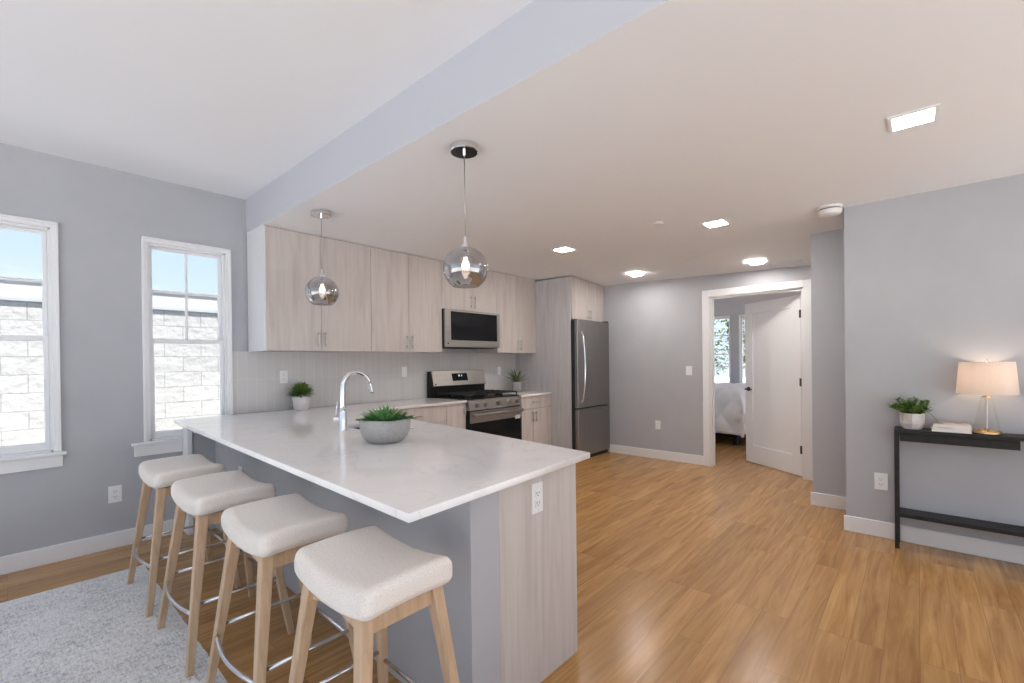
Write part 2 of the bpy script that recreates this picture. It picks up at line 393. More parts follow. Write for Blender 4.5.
# ------------------------------------------------------------------ geometry constants (metres)
YW = 4.4815          # window and range wall
XS = 1.46            # face of the ceiling drop
ZH, ZL = 2.83, 2.53  # high and low ceilings
XD = 5.955            # wall with the bedroom door
X2, X3 = 4.97, 4.40  # stepped walls on the right
ZC = .922            # worktop height
ZB = 1.472           # underside of upper cabinets
XF, YF = -2.6, -2.6  # how far the room runs behind the camera

# ------------------------------------------------------------------ the shell
def ceil_z(x, y):
    if x <= 4.7: return ZL
    y = max(.84, min(3.36, y)); t = min(1, (x-4.7)/(XD+.12-4.7)); return ZL-t*(.082+.082*(3.36-y)/2.52)
def shell():
    struct(MB().box(XF, 9.6, YF, YW+.15, -.12, 0).build('floor', M['floor']))
    struct(MB().box(XF-.3, XS, YF-1.3, YW+.15, ZH, ZH+.15).build('ceiling', M['ceil']))  # ceilings overrun the floor behind the camera, an added eave keeping sun out
    # low ceiling over kitchen and hall, dipping slightly towards the door
    b = MB(); bm = b.bm
    xs = [XS+.0006, 4.7, XD+.12]; ys = [YF-1.3, .84, 3.36, YW+.15]
    def zz(x, y): return ZL if x < 5 else ZL-.082-.082*(3.36-y)/2.52 if y > .8 else ZL-.164
    g = [[bm.verts.new((x, y, zz(x, max(y, .84)))) for y in ys] for x in xs]
    t = [[bm.verts.new((x, y, ZL+.2)) for y in ys] for x in xs]
    for i in range(2):
        for j in range(3):
            bm.faces.new([g[i][j], g[i+1][j], g[i+1][j+1], g[i][j+1]]); bm.faces.new([t[i][j], t[i+1][j], t[i+1][j+1], t[i][j+1]])
    for i in range(2):
        for j in (0, 3): bm.faces.new([g[i][j], g[i+1][j], t[i+1][j], t[i][j]])
    for j in range(3):
        for i in (0, 2): bm.faces.new([g[i][j], g[i][j+1], t[i][j+1], t[i][j]])
    struct(b.build('ceiling', M['ceil']))
    struct(MB().box(XS, XS+.012, YF-1.3, YW, ZL+.0003, ZH+.02).build('trim_1', M['soffit']))
    # window wall with two openings
    def wall_holes(x0, x1, holes, z0, z1, y0, y1):
        b = MB(); x = x0
        for (a, c, d, e) in holes:
            b.box(x, a, y0, y1, z0, z1); b.box(a, c, y0, y1, z0, d); b.box(a, c, y0, y1, e, z1); x = c
        b.box(x, x1, y0, y1, z0, z1); return b
    struct(wall_holes(XF, XD+.12, [(W1[0], W1[1], W1[2], W1[3]), (W2[0], W2[1], W2[2], W2[3])], 0, ZH, YW, YW+.15).build('wall_back', M['wall']))
    # wall with the bedroom door
    b = MB(); b.box(XD, XD+.12, .73, DY0, 0, ZL); b.box(XD, XD+.12, DY1, YW, 0, ZL); b.box(XD, XD+.12, DY0, DY1, DZ, ZL)
    struct(b.build('wall_hall', M['wall']))
    struct(MB().box(X2, XD+.12, .425, .73, 0, ZL+.02).build('wall_recess', M['wall']))
    struct(MB().box(X3, XD+.12, YF, .425, 0, ZL+.02).build('wall_right', M['wall']))
    # baseboards
    def bb(name, x0, x1, y0, y1):
        struct(MB().box(x0, x1, y0, y1, 0, .118, .003).build(name, M['white']))
    bb('baseboard_back', XF, .965, YW-.016, YW)
    bb('baseboard_hall', XD-.016, XD, DY1+.085, 3.4)
    bb('baseboard_recess', X2-.016, X2, .425, .746)
    bb('baseboard_right', X3-.016, X3, YF, .441)
    # pony wall carrying the peninsula, with its return to the window wall
    struct(MB().prism([(1.10, 1.19), (1.246, 1.19), (1.32, 4.36), (1.165, 4.36)], 0, ZC-.028).build('wall_peninsula', M['wall']))
    struct(MB().box(1.0, 1.3, 4.36, YW-.002, 0, ZC-.028).build('wall_return', M['wall']))
    struct(MB().box(.965, 1.0, 4.335, YW-.001, 0, ZC-.028, .002).build('trim_2', M['white']))
W1 = (-.312, .223, .765, 2.318); W2 = (.757, 1.290, .765, 2.318)
DY0, DY1, DZ = .95, 1.962, 2.14
shell()

def make_window(n, x0, x1, z0, z1):
    w = struct(empty('window_%d' % n, ((x0+x1)/2, YW, z0)))
    def bld(b, name, m):
        o = b.build(name, m, w); o.data.transform(Matrix.Translation(-w.location)); return o
    cw = .034
    b = MB()
    for a, c in ((x0-cw, x0), (x1, x1+cw)):
        b.box(a, c, YW-.018, YW, z0, z1+cw, .003)
    b.box(x0-cw, x1+cw, YW-.020, YW, z1, z1+cw, .003)
    # raised back band
    b.box(x0-cw-.006, x0-cw+.010, YW-.028, YW, z0, z1+cw+.006, .002); b.box(x1+cw-.010, x1+cw+.006, YW-.028, YW, z0, z1+cw+.006, .002)
    b.box(x0-cw-.006, x1+cw+.006, YW-.030, YW, z1+cw-.010, z1+cw+.006, .002)
    bld(b, 'casing', M['white'])
    b = MB(); j = .012
    b.box(x0, x0+j, YW, YW+.13, z0, z1).box(x1-j, x1, YW, YW+.13, z0, z1).box(x0, x1, YW, YW+.13, z1-j, z1).box(x0, x1, YW, YW+.15, z0, z0+j)
    bld(b, 'jamb', M['white'])
    zm = 1.555
    def sash(name, a, c, y, st=.026, rail_b=.04, rail_t=.022, mun=False):
        b = MB(); b.box(x0+j, x0+j+st, y, y+.03, a, c, .003).box(x1-j-st, x1-j, y, y+.03, a, c, .003)
        b.box(x0+j+st-.001, x1-j-st+.001, y, y+.03, a, a+rail_b, .003).box(x0+j+st-.001, x1-j-st+.001, y, y+.03, c-rail_t, c, .003)
        s = bld(b, name, M['white'])
        g = MB().box(x0+j+st-.004, x1-j-st+.004, y+.013, y+.017, a+rail_b-.004, c-rail_t+.004).build('pane', M['pane'], s)
        g.data.transform(Matrix.Translation(-w.location))
        if mun:
            b = MB(); b.box((x0+x1)/2-.008, (x0+x1)/2+.008, y+.004, y+.026, a+rail_b, c-rail_t, .002)
            b.box(x0+j+st, x1-j-st, y+.005, y+.025, (a+c)/2+.022, (a+c)/2+.037, .002)
            g = b.build('muntin', M['white'], s); g.data.transform(Matrix.Translation(-w.location))
    sash('upper_sash', zm-.02, z1-j, YW+.058, mun=True, rail_b=.032)
    sash('lower_sash', z0+j, zm+.015, YW+.022, rail_b=.055, rail_t=.035)
    b = MB(); b.box(x0-cw-.085+.03, x1+cw+.03, YW-.045, YW+.045, z0-.022, z0, .004, 2) if n == 1 else b.box(x0-cw-.085, .963, YW-.045, YW+.0, z0-.022, z0, .004, 2)
    if n == 2: b.box(.963, x1, YW+.001, YW+.045, z0-.022, z0)
    bld(b, 'stool', M['white'])
    b = MB(); b.box(x0-cw-.065, x1+cw+.012 if n == 1 else .963, YW-.02, YW, z0-.108, z0-.022, .003)
    bld(b, 'apron', M['white'])
make_window(1, *W1); make_window(2, *W2)

# ------------------------------------------------------------------ door 1 and its casing
def door():
    f = struct(empty('door_1', (XD, (DY0+DY1)/2, 0)))
    inv = Matrix.Translation(-f.location)
    def bld(b, name, m, par=None, **k):
        o = b.build(name, m, par or f, **k); o.data.transform(inv); return o
    b = MB(); c = .085
    for a, d in ((DY0-c, DY0), (DY1, DY1+c)): b.box(XD-.02, XD, a, d, 0, DZ+c, .003)
    b.box(XD-.021, XD, DY0-.001, DY1+.001, DZ, DZ+c, .003)
    b.box(XD, XD+.12, DY0, DY0+.018, 0, DZ).box(XD, XD+.12, DY1-.018, DY1, 0, DZ).box(XD, XD+.12, DY0, DY1, DZ-.018, DZ)
    b.box(XD+.05, XD+.08, DY0+.018, DY0+.03, 0, DZ-.018).box(XD+.05, XD+.08, DY1-.03, DY1-.018, 0, DZ-.018)
    bld(b, 'frame', M['white'])
    # the leaf, swung into the bedroom: a slab with one recessed panel on each side
    H = 2.075; Wd = .862; T = .036
    d = MB(); st = .125
    d.box(0, st, 0, T, .008, H, .002).box(Wd-st, Wd, 0, T, .008, H, .002).box(st, Wd-st, 0, T, .008, .235, .002).box(st, Wd-st, 0, T, H-.135, H, .002)
    d.box(st, Wd-st, .014, T-.014, .235, H-.135)
    hinge = Vector((XD+.115, DY0+.022, 0)); free = Vector((6.56, 1.68, 0)); ang = math.atan2(free.y-hinge.y, free.x-hinge.x)
    leaf = d.build('leaf', M['white'], f)
    leaf.location = hinge-f.location; leaf.rotation_euler = (0, 0, ang)
    h = MB()
    for s in (-1, 1):
        y = T+.001 if s > 0 else -.001
        h.cyl((Wd-.065, y, .96), (Wd-.065, y+s*.012, .96), .027); h.cyl((Wd-.065, y, .96), (Wd-.065, y+s*.052, .96), .010)
        h.tube([(Wd-.055, y+s*.048, .96), (Wd-.10, y+s*.052, .96), (Wd-.165, y+s*.048, .958)], [.011, .010, .007])
    h.build('door_handle', M['bronze'], leaf, smooth=True, sharp=40)
    for z in (.31, 1.08, 1.86):
        MB().box(-.010, .014, T-.002, T+.006, z-.045, z+.045).cyl((-.006, T+.005, z-.045), (-.006, T+.005, z+.045), .007, n=10).build('hinge', M['bronze'], leaf)
door()

# ------------------------------------------------------------------ bedroom beyond the door
def bedroom():
    x0, x1, y0, y1, zc = XD+.12, 9.5, .3, YW, 2.62
    b = MB(); hs = [(1.0, 1.95), (2.17, 2.555), (2.76, 3.15), (3.36, 3.75)]; za, zb = .72, 2.18
    y = y0
    for a, c in hs:
        b.box(x1, x1+.12, y, a, 0, zc); b.box(x1, x1+.12, a, c, 0, za); b.box(x1, x1+.12, a, c, zb, zc); y = c
    b.box(x1, x1+.12, y, y1, 0, zc)
    struct(b.build('wall_bedroom', M['wall']))
    b = MB(); b.box(x0, 6.6, y1, y1+.12, 0, zc).box(9.2, x1+.12, y1, y1+.12, 0, zc).box(6.6, 9.2, y1, y1+.12, 0, .4).box(6.6, 9.2, y1, y1+.12, 2.4, zc)  # both side walls get large unseen openings, added to brighten the bedroom
    b.box(x0, 6.9, y0-.12, y0, 0, zc).box(9.1, x1+.12, y0-.12, y0, 0, zc).box(6.9, 9.1, y0-.12, y0, 0, .3).box(6.9, 9.1, y0-.12, y0, 2.45, zc); b.box(x0, x0+.01, .73, y1, ZL, zc+.05)
    struct(b.build('wall_bedroom_side', M['wall']))
    struct(MB().box(x0, x1+.12, y0-.12, y1+.12, zc, zc+.1).build('ceiling', M['ceil']))
    struct(MB().box(x1-.016, x1, y0, y1, 0, .118).build('baseboard_bedroom', M['white']))
    for k, (a, c) in enumerate(hs):
        w = struct(empty('window_%d' % (3+k), (x1, (a+c)/2, za))); inv = Matrix.Translation(-w.location)
        b = MB(); cw = .022
        b.box(x1-.018, x1, a-cw, a, za-.05, zb+cw).box(x1-.018, x1, c, c+cw, za-.05, zb+cw).box(x1-.018, x1, a, c, zb, zb+cw).box(x1-.03, x1, a-cw, c+cw, za-.05, za)
        b.box(x1+.05, x1+.08, a, a+.02, za, zb).box(x1+.05, x1+.08, c-.02, c, za, zb).box(x1+.05, x1+.08, a, c, zb-.03, zb).box(x1+.05, x1+.08, a, c, za, za+.04)
        o = b.build('casing', M['white'], w); o.data.transform(inv)
        b = MB()
        for z in (1.20, 1.45, 1.82): b.box(x1+.055, x1+.075, a+.03, c-.03, z-.011, z+.011)
        if c-a > .6: b.box(x1+.055, x1+.075, (a+c)/2-.02, (a+c)/2+.02, za+.04, zb-.03)
        o = b.build('muntin', M['white'], w); o.data.transform(inv)
        o = MB().box(x1+.063, x1+.067, a+.02, c-.02, za+.02, zb-.02).build('pane', M['pane'], w); o.data.transform(inv)
    # bed
    bed = empty('bed', (8.6, 2.7, 0), 'bed under a puffy white quilted comforter seen through the open doorway', 'bed')
    inv = Matrix.Translation(-bed.location)
    o = MB().box(7.98, 9.38, 1.98, 3.6, .12, .40, .01).build('bed_base', M['bedbase'], bed); o.data.transform(inv)
    for (lx, ly) in ((8.05, 2.05), (8.05, 3.53), (9.3, 2.05), (9.3, 3.53)):
        o = MB().box(lx-.03, lx+.03, ly-.03, ly+.03, 0, .125).build('leg', M['bedbase'], bed); o.data.transform(inv)
    o = MB().rbox((8.68, 2.79, .58), (.66, .78, .19), .06).build('mattress', M['comforter'], bed, smooth=True); o.data.transform(inv)
    # comforter: a draped sheet with diamond quilting
    b = MB(); bm = b.bm; n = 90; G = []
    cx, cy, hx, hy, top = 8.68, 2.79, .74, .85, .86
    for i in range(n+1):
        row = []
        for j in range(n+1):
            u = (i/n*2-1)*1.62; v = (j/n*2-1)*1.52
            du = max(0, abs(u)-1); dv = max(0, abs(v)-1)
            x = cx+max(-1, min(1, u))*hx; y = cy+max(-1, min(1, v))*hy
            drop = math.hypot(du*hx, dv*hy)*1.35
            k = 1-math.exp(-drop*9)
            x += math.copysign(.10*k*(1 if du else 0)+.05*du, u); y += math.copysign(.09*k*(1 if dv else 0)+.05*dv, v)
            z = top-drop if drop > 0 else top
            z -= .05*max(0, max(abs(u), abs(v))-.75)*4*(1 if drop == 0 else 1) if max(abs(u), abs(v)) < 1 else .05
            a = (u*hx+v*hy)*3.1; c = (u*hx-v*hy)*3.1
            q = (abs(math.sin(a*math.pi/1.0))*abs(math.sin(c*math.pi/1.0)))**.5*.045
            q += .02*noise.noise(Vector((u*3, v*3, 1)))
            nn = Vector((math.copysign(1, u)*(1 if du else 0), math.copysign(1, v)*(1 if dv else 0), .4 if drop else 1)).normalized()
            row.append(bm.verts.new(Vector((x, y, max(z, .17)))+nn*q))
        G.append(row)
    for i in range(n):
        for j in range(n): bm.faces.new([G[i][j], G[i+1][j], G[i+1][j+1], G[i][j+1]])
    o = b.build('comforter', M['comforter'], bed, smooth=True); o.data.transform(inv)
    md = o.modifiers.new('thick', 'SOLIDIFY'); md.thickness = .02
    bed.location = (8.36, 2.68, 0); bed.rotation_euler = (0, 0, -.2)
bedroom()

# ------------------------------------------------------------------ outside
def outside():
    struct(MB().box(-30, 40, -30, 40, -.6, -.13).build('ground', M['bounce_ground']))  # out of view, made pale to bounce sunlight up onto the ceilings
    nb = empty('building', (2, 8.3, -.13), 'white painted concrete block building outside the left windows', 'building')
    inv = Matrix.Translation(-nb.location)
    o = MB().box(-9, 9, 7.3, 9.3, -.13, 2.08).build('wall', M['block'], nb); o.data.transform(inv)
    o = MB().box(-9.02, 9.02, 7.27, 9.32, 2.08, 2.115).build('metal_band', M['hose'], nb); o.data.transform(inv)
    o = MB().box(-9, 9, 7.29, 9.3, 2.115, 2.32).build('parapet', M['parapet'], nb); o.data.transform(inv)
    o = MB().box(-9.02, 9.02, 7.26, 9.34, 2.32, 2.335).build('coping', M['hose'], nb); o.data.transform(inv)
    for k, (x, y, s, lab) in enumerate(((13.2, 4.6, 1.0, 'leafy tree outside the left bedroom window'), (12.2, 2.6, .85, 'leafy tree outside the narrow bedroom window by the door edge'))):
        t = empty('tree', (x, y, -.13), lab, 'tree', group='trees outside the bedroom')
        MB().tube([(0, 0, 0), (.05, .03, 1.2), (-.04, .02, 2.4)], [.11*s, .08*s, .05*s]).build('trunk', M['bark'], t, smooth=True)
        b = MB(); rnd = random.Random(k)
        for i in range(1500):
            th = rnd.uniform(0, 6.28); ph = rnd.uniform(-1, 1); r = s*1.15*rnd.uniform(.55, 1)**.5
            c = Vector((math.cos(th)*math.sqrt(1-ph*ph)*r, math.sin(th)*math.sqrt(1-ph*ph)*r, 2.15+ph*r*1.1))
            b.blade(c, (rnd.uniform(-1, 1), rnd.uniform(-1, 1), rnd.uniform(-.6, .6)), .14, .07, n=2)
        b.build('foliage', M['treeleaf'], t)
outside()

# ------------------------------------------------------------------ worktops
SINK = (1.55, 1.80, 2.46, 3.0)
def slab(name, outer, hole, z0, z1, m):
    cu = bpy.data.curves.new('tmp', 'CURVE'); cu.dimensions = '2D'; cu.fill_mode = 'BOTH'
    for poly in [outer]+([hole] if hole else []):
        sp = cu.splines.new('POLY'); sp.points.add(len(poly)-1); sp.use_cyclic_u = True
        for p, (x, y) in zip(sp.points, poly): p.co = (x, y, 0, 1)
    cu.extrude = (z1-z0)/2-.0015; cu.bevel_depth = .0015; cu.bevel_resolution = 1; cu.offset = -.0015
    t = bpy.data.objects.new('tmp', cu); COL.objects.link(t)
    bpy.context.view_layer.update()
    me = bpy.data.meshes.new_from_object(t); bpy.data.objects.remove(t)
    for v in me.vertices: v.co.z += (z0+z1)/2
    me.materials.clear(); me.materials.append(m); me.name = name
    o = bpy.data.objects.new(name, me); COL.objects.link(o); return o
RX0, RX1, RYF = 3.50, 4.41, 3.80     # the range
def rounded(x0, x1, y0, y1, r=.03, n=5):
    out = []
    for cx, cy, a0 in ((x1-r, y1-r, 0), (x0+r, y1-r, 90), (x0+r, y0+r, 180), (x1-r, y0+r, 270)):
        for i in range(n+1):
            a = math.radians(a0+90*i/n); out.append((cx+r*math.cos(a), cy+r*math.sin(a)))
    return out
def worktops():
    T = .027
    o = slab('worktop', [(.768, 1.09), (1.838, 1.155), (2.09, 3.0), (2.30, 3.81), (RX0-.004, 3.81), (RX0-.004, YW-.011), (.905, YW-.047), (.895, 4.40)], rounded(*SINK), ZC-T, ZC, M['quartz'])
    tag(o, 'long white quartz worktop over the peninsula, reaching the left side of the range', 'countertop')
    tag(slab('worktop', [(RX1+.004, 3.80), (5.090, 3.80), (5.090, YW-.011), (RX1+.004, YW-.011)], None, ZC-T, ZC, M['quartz']),
        'short white quartz worktop between the range and the tall refrigerator panel', 'countertop')
    struct(MB().box(1.335, 5.090, YW-.010, YW-.0005, ZC+.0005, ZB).build('wall_backsplash', M['tile']))
    tag(MB().box(1.01, 1.15, 4.30, 4.358, ZC-.115, ZC-.028, .012, 3).build('support_bracket', M['white']),
        'small white support bracket under the far left corner of the peninsula worktop', 'bracket')
    # sink
    s = empty('sink', ((SINK[0]+SINK[1])/2, (SINK[2]+SINK[3])/2, ZC-.22), 'dark undermount sink basin behind the faucet', 'sink')
    b = MB(); x0, x1, y0, y1 = SINK; w = .004; zb = ZC-.22; zt = ZC-T-.001
    b.box(x0-w, x0, y0-w, y1+w, zb, zt).box(x1, x1+w, y0-w, y1+w, zb, zt).box(x0, x1, y0-w, y0, zb, zt).box(x0, x1, y1, y1+w, zb, zt).box(x0-w, x1+w, y0-w, y1+w, zb-w, zb)
    o = b.build('basin', M['sink'], s); o.data.transform(Matrix.Translation(-s.location))
    o = MB().lathe([(0, 0), (.04, 0), (.045, .004), (.03, .004), (.028, .001), (0, .001)], ((x0+x1)/2, (y0+y1)/2, zb), 24).build('drain', M['chrome'], s, smooth=True); o.data.transform(Matrix.Translation(-s.location))
worktops()

# ------------------------------------------------------------------ cabinets
def bar_handle(b, p0, p1, out, r=.0058, stand=.03):
    p0, p1, o = Vector(p0), Vector(p1), Vector(out)
    d = (p1-p0).normalized()
    b.tube([p0+o*stand-d*.0, p1+o*stand], r, 10)
    for t in (.14, .86):
        q = p0.lerp(p1, t); b.cyl(q, q+o*stand, r*.85, n=10)
def cabinet(name, label, x0, x1, yf, z0, z1, doors, drawers=(), yb=YW-.012, m='cab', group=None, toe=False, side=None):
    """doors: (x0,x1,z0,z1,handle_x,hz0,hz1) ; drawers: (x0,x1,z0,z1)"""
    c = empty(name, ((x0+x1)/2, yb, z0), label, 'cabinet', group); inv = Matrix.Translation(-c.location)
    dt = .019
    b = MB(); zb = z0+(.10 if toe else 0)
    b.box(x0+.001, x1-.001, yf+dt+.002, yb, zb, z1)
    if toe: b.box(x0+.001, x1-.001, yf+.09, yb, z0, zb)
    o = b.build('body', M[m], c); o.data.transform(inv)
    if side:
        o = MB().box(x0-.014, x0+.0005, yf-.001, yb, z0-.002, z1).build('side_panel', M['cabside'], c); o.data.transform(inv)
        o['label'] = 'pale side panel'
    for (a, e, q, r, hx, h0, h1) in doors:
        d = MB().box(a+.0015, e-.0015, yf, yf+dt, q+.0015, r-.0015, .0012).build('door', M[m], c); d.data.transform(inv)
        if hx is not None:
            h = MB(); bar_handle(h, (hx, yf, h0), (hx, yf, h1), (0, -1, 0))
            h = h.build('handle', M['nickel'], d, smooth=True, sharp=50); h.data.transform(inv)
    for (a, e, q, r) in drawers:
        d = MB().box(a+.0015, e-.0015, yf, yf+dt, q+.0015, r-.0015, .0012).build('drawer', M[m], c); d.data.transform(inv)
        h = MB(); xm = (a+e)/2; hw = min(.09, (e-a)*.25); bar_handle(h, (xm-hw, yf, (q+r)/2), (xm+hw, yf, (q+r)/2), (0, -1, 0))
        h = h.build('handle', M['nickel'], d, smooth=True, sharp=50); h.data.transform(inv)
    return c
YU = 4.086; G = 'upper kitchen cabinets'
ZT = ZL-.002
def updoors(a, s, e, z0=ZB, h=.145, zo=.035):
    return [(a, s, z0, ZT-.003, s-.034, z0+zo, z0+zo+h), (s, e, z0, ZT-.003, s+.034, z0+zo, z0+zo+h)]
cabinet('upper_cabinet', 'leftmost pale oak upper cabinet with two doors and a white end panel', 1.476, 2.463, YU, ZB, ZT, updoors(1.476, 1.952, 2.463), group=G, side=True)
cabinet('upper_cabinet', 'pale oak two door upper cabinet immediately left of the microwave', 2.463, 3.372, YU, ZB, ZT, updoors(2.463, 2.915, 3.372), group=G)
cabinet('upper_cabinet', 'short pale oak cabinet directly above the microwave', 3.372, 4.285, YU, 1.978, ZT, updoors(3.372, 3.85, 4.285, 1.978, .15, .035), group=G)
cabinet('upper_cabinet', 'pale oak two door upper cabinet immediately right of the microwave', 4.285, 5.09, YU, ZB, ZT, updoors(4.285, 4.715, 5.09), group=G)
tag(MB().box(5.092, 5.108, 3.49, YW-.001, 0, ZL-.036).build('tall_panel', M['cabgrey']), 'tall greyed oak panel standing left of the refrigerator', 'panel')
fc_ = cabinet('upper_cabinet', 'small pale oak two door cabinet above the refrigerator', 5.110, 5.94, 3.47, 1.925, 2.52, [(5.110, 5.53, 1.925, 2.52, 5.498, 1.95, 2.07), (5.53, 5.94, 1.925, 2.52, 5.562, 1.95, 2.07)], group=G)
for o_ in KIDS(fc_):
    for v_ in (o_.data.vertices if o_.type == 'MESH' else ()):
        w_ = v_.co+fc_.location; v_.co.z = min(w_.z, ceil_z(w_.x, w_.y)-.004)-fc_.location.z

YB = 3.835; ZCB = ZC-.029
cabinet('base_cabinet', 'pale oak drawer cabinet under the worktop left of the range', 2.33, 3.215, YB, 0, ZCB, [], [(2.33, 3.215, .72, ZCB), (2.33, 3.215, .42, .72), (2.33, 3.215, .10, .42)], toe=True, group='base kitchen cabinets')
cabinet('base_cabinet', 'narrow pale oak pull-out cabinet immediately left of the range', 3.215, RX0-.004, YB, 0, ZCB, [(3.215, RX0-.004, .10, ZCB, RX0-.035, .76, .86)], toe=True, group='base kitchen cabinets')
cabinet('base_cabinet', 'pale oak cabinet with one drawer over two doors, right of the range', RX1+.004, 5.090, YB-.01, 0, ZCB,
        [(RX1+.004, 4.70, .10, .725, 4.668, .55, .69), (4.70, 5.090, .10, .725, 4.732, .55, .69)], [(RX1+.004, 5.090, .73, ZCB)], toe=True, group='base kitchen cabinets')
def peninsula():
    c = empty('peninsula_cabinet', (1.6, 2.2, 0), 'pale oak cabinet body of the peninsula with a full end panel facing the open floor', 'cabinet'); inv = Matrix.Translation(-c.location)
    def bl(b, n, m, par=c):
        o = b.build(n, m, par); o.data.transform(inv); return o
    bl(MB().prism([(1.262, 1.215), (1.755, 1.215), (1.88, 2.44), (1.275, 2.44)], .10, ZCB).prism([(1.33, 2.44), (1.53, 2.44), (1.53, 3.02), (1.95, 3.02), (2.2, 3.82), (2.2, 4.3), (1.34, 4.3)], .10, ZCB)
       .prism([(1.27, 1.215), (1.70, 1.215), (1.82, 2.50), (1.87, 3.0), (1.35, 3.0)], 0, .10), 'body', M['cab'])
    bl(MB().box(1.249, 1.772, 1.192, 1.213, 0, ZCB, .0015), 'end_panel', M['cab'])
    # doors on the kitchen side
    p0, p1 = Vector((1.762, 1.225, 0)), Vector((1.925, 3.0, 0)); dr = (p1-p0).normalized(); nn = Vector((dr.y, -dr.x, 0)); L_ = (p1-p0).length
    for k in range(4):
        a = p0+dr*(L_*k/4+.002); e = p0+dr*(L_*(k+1)/4-.002)
        poly = [(a+nn*.004)[:2], (e+nn*.004)[:2], (e+nn*.023)[:2], (a+nn*.023)[:2]]
        d = bl(MB().prism(poly, .10, ZCB-.003), 'door', M['cab'])
        q = (e if k % 2 == 0 else a)+dr*(-.035 if k % 2 == 0 else .035)+nn*.023
        h = MB(); bar_handle(h, q+Vector((0, 0, .70)), q+Vector((0, 0, .84)), nn); bl(h, 'handle', M['nickel'], d)
peninsula()

# ------------------------------------------------------------------ microwave
def microwave():
    x0, x1, yf, z0, z1 = 3.378, 4.280, 4.03, 1.528, 1.974
    c = empty('microwave', ((x0+x1)/2, YW, z0), 'stainless over-the-range microwave with black glass door', 'microwave'); inv = Matrix.Translation(-c.location)
    def bl(b, n, m, par=c, **k):
        o = b.build(n, m, par, **k); o.data.transform(inv); return o
    bl(MB().box(x0, x1, yf+.035, YW-.012, z0, z1, .003), 'body', M['black'])
    d = bl(MB().box(x0-.002, x1+.002, yf, yf+.033, z0+.004, z1, .004, 2), 'door', M['steel'])
    bl(MB().box(x0+.078, x1-.052, yf-.003, yf+.001, z0+.085, z1-.026, .002), 'window', M['blackglass'], d)
    bl(MB().box(x1-.22, x1-.06, yf-.0042, yf-.0032, z0+.10, z1-.05), 'control_panel', M['blackglass'])
    bl(MB().box(x0+.05, x1-.05, yf+.04, yf+.30, z0-.006, z0), 'vent_grille', M['iron'])
    bl(MB().cyl((x0+.035, yf+.0005, z0+.045), (x0+.035, yf-.0012, z0+.045), .009), 'badge', M['black'])
microwave()

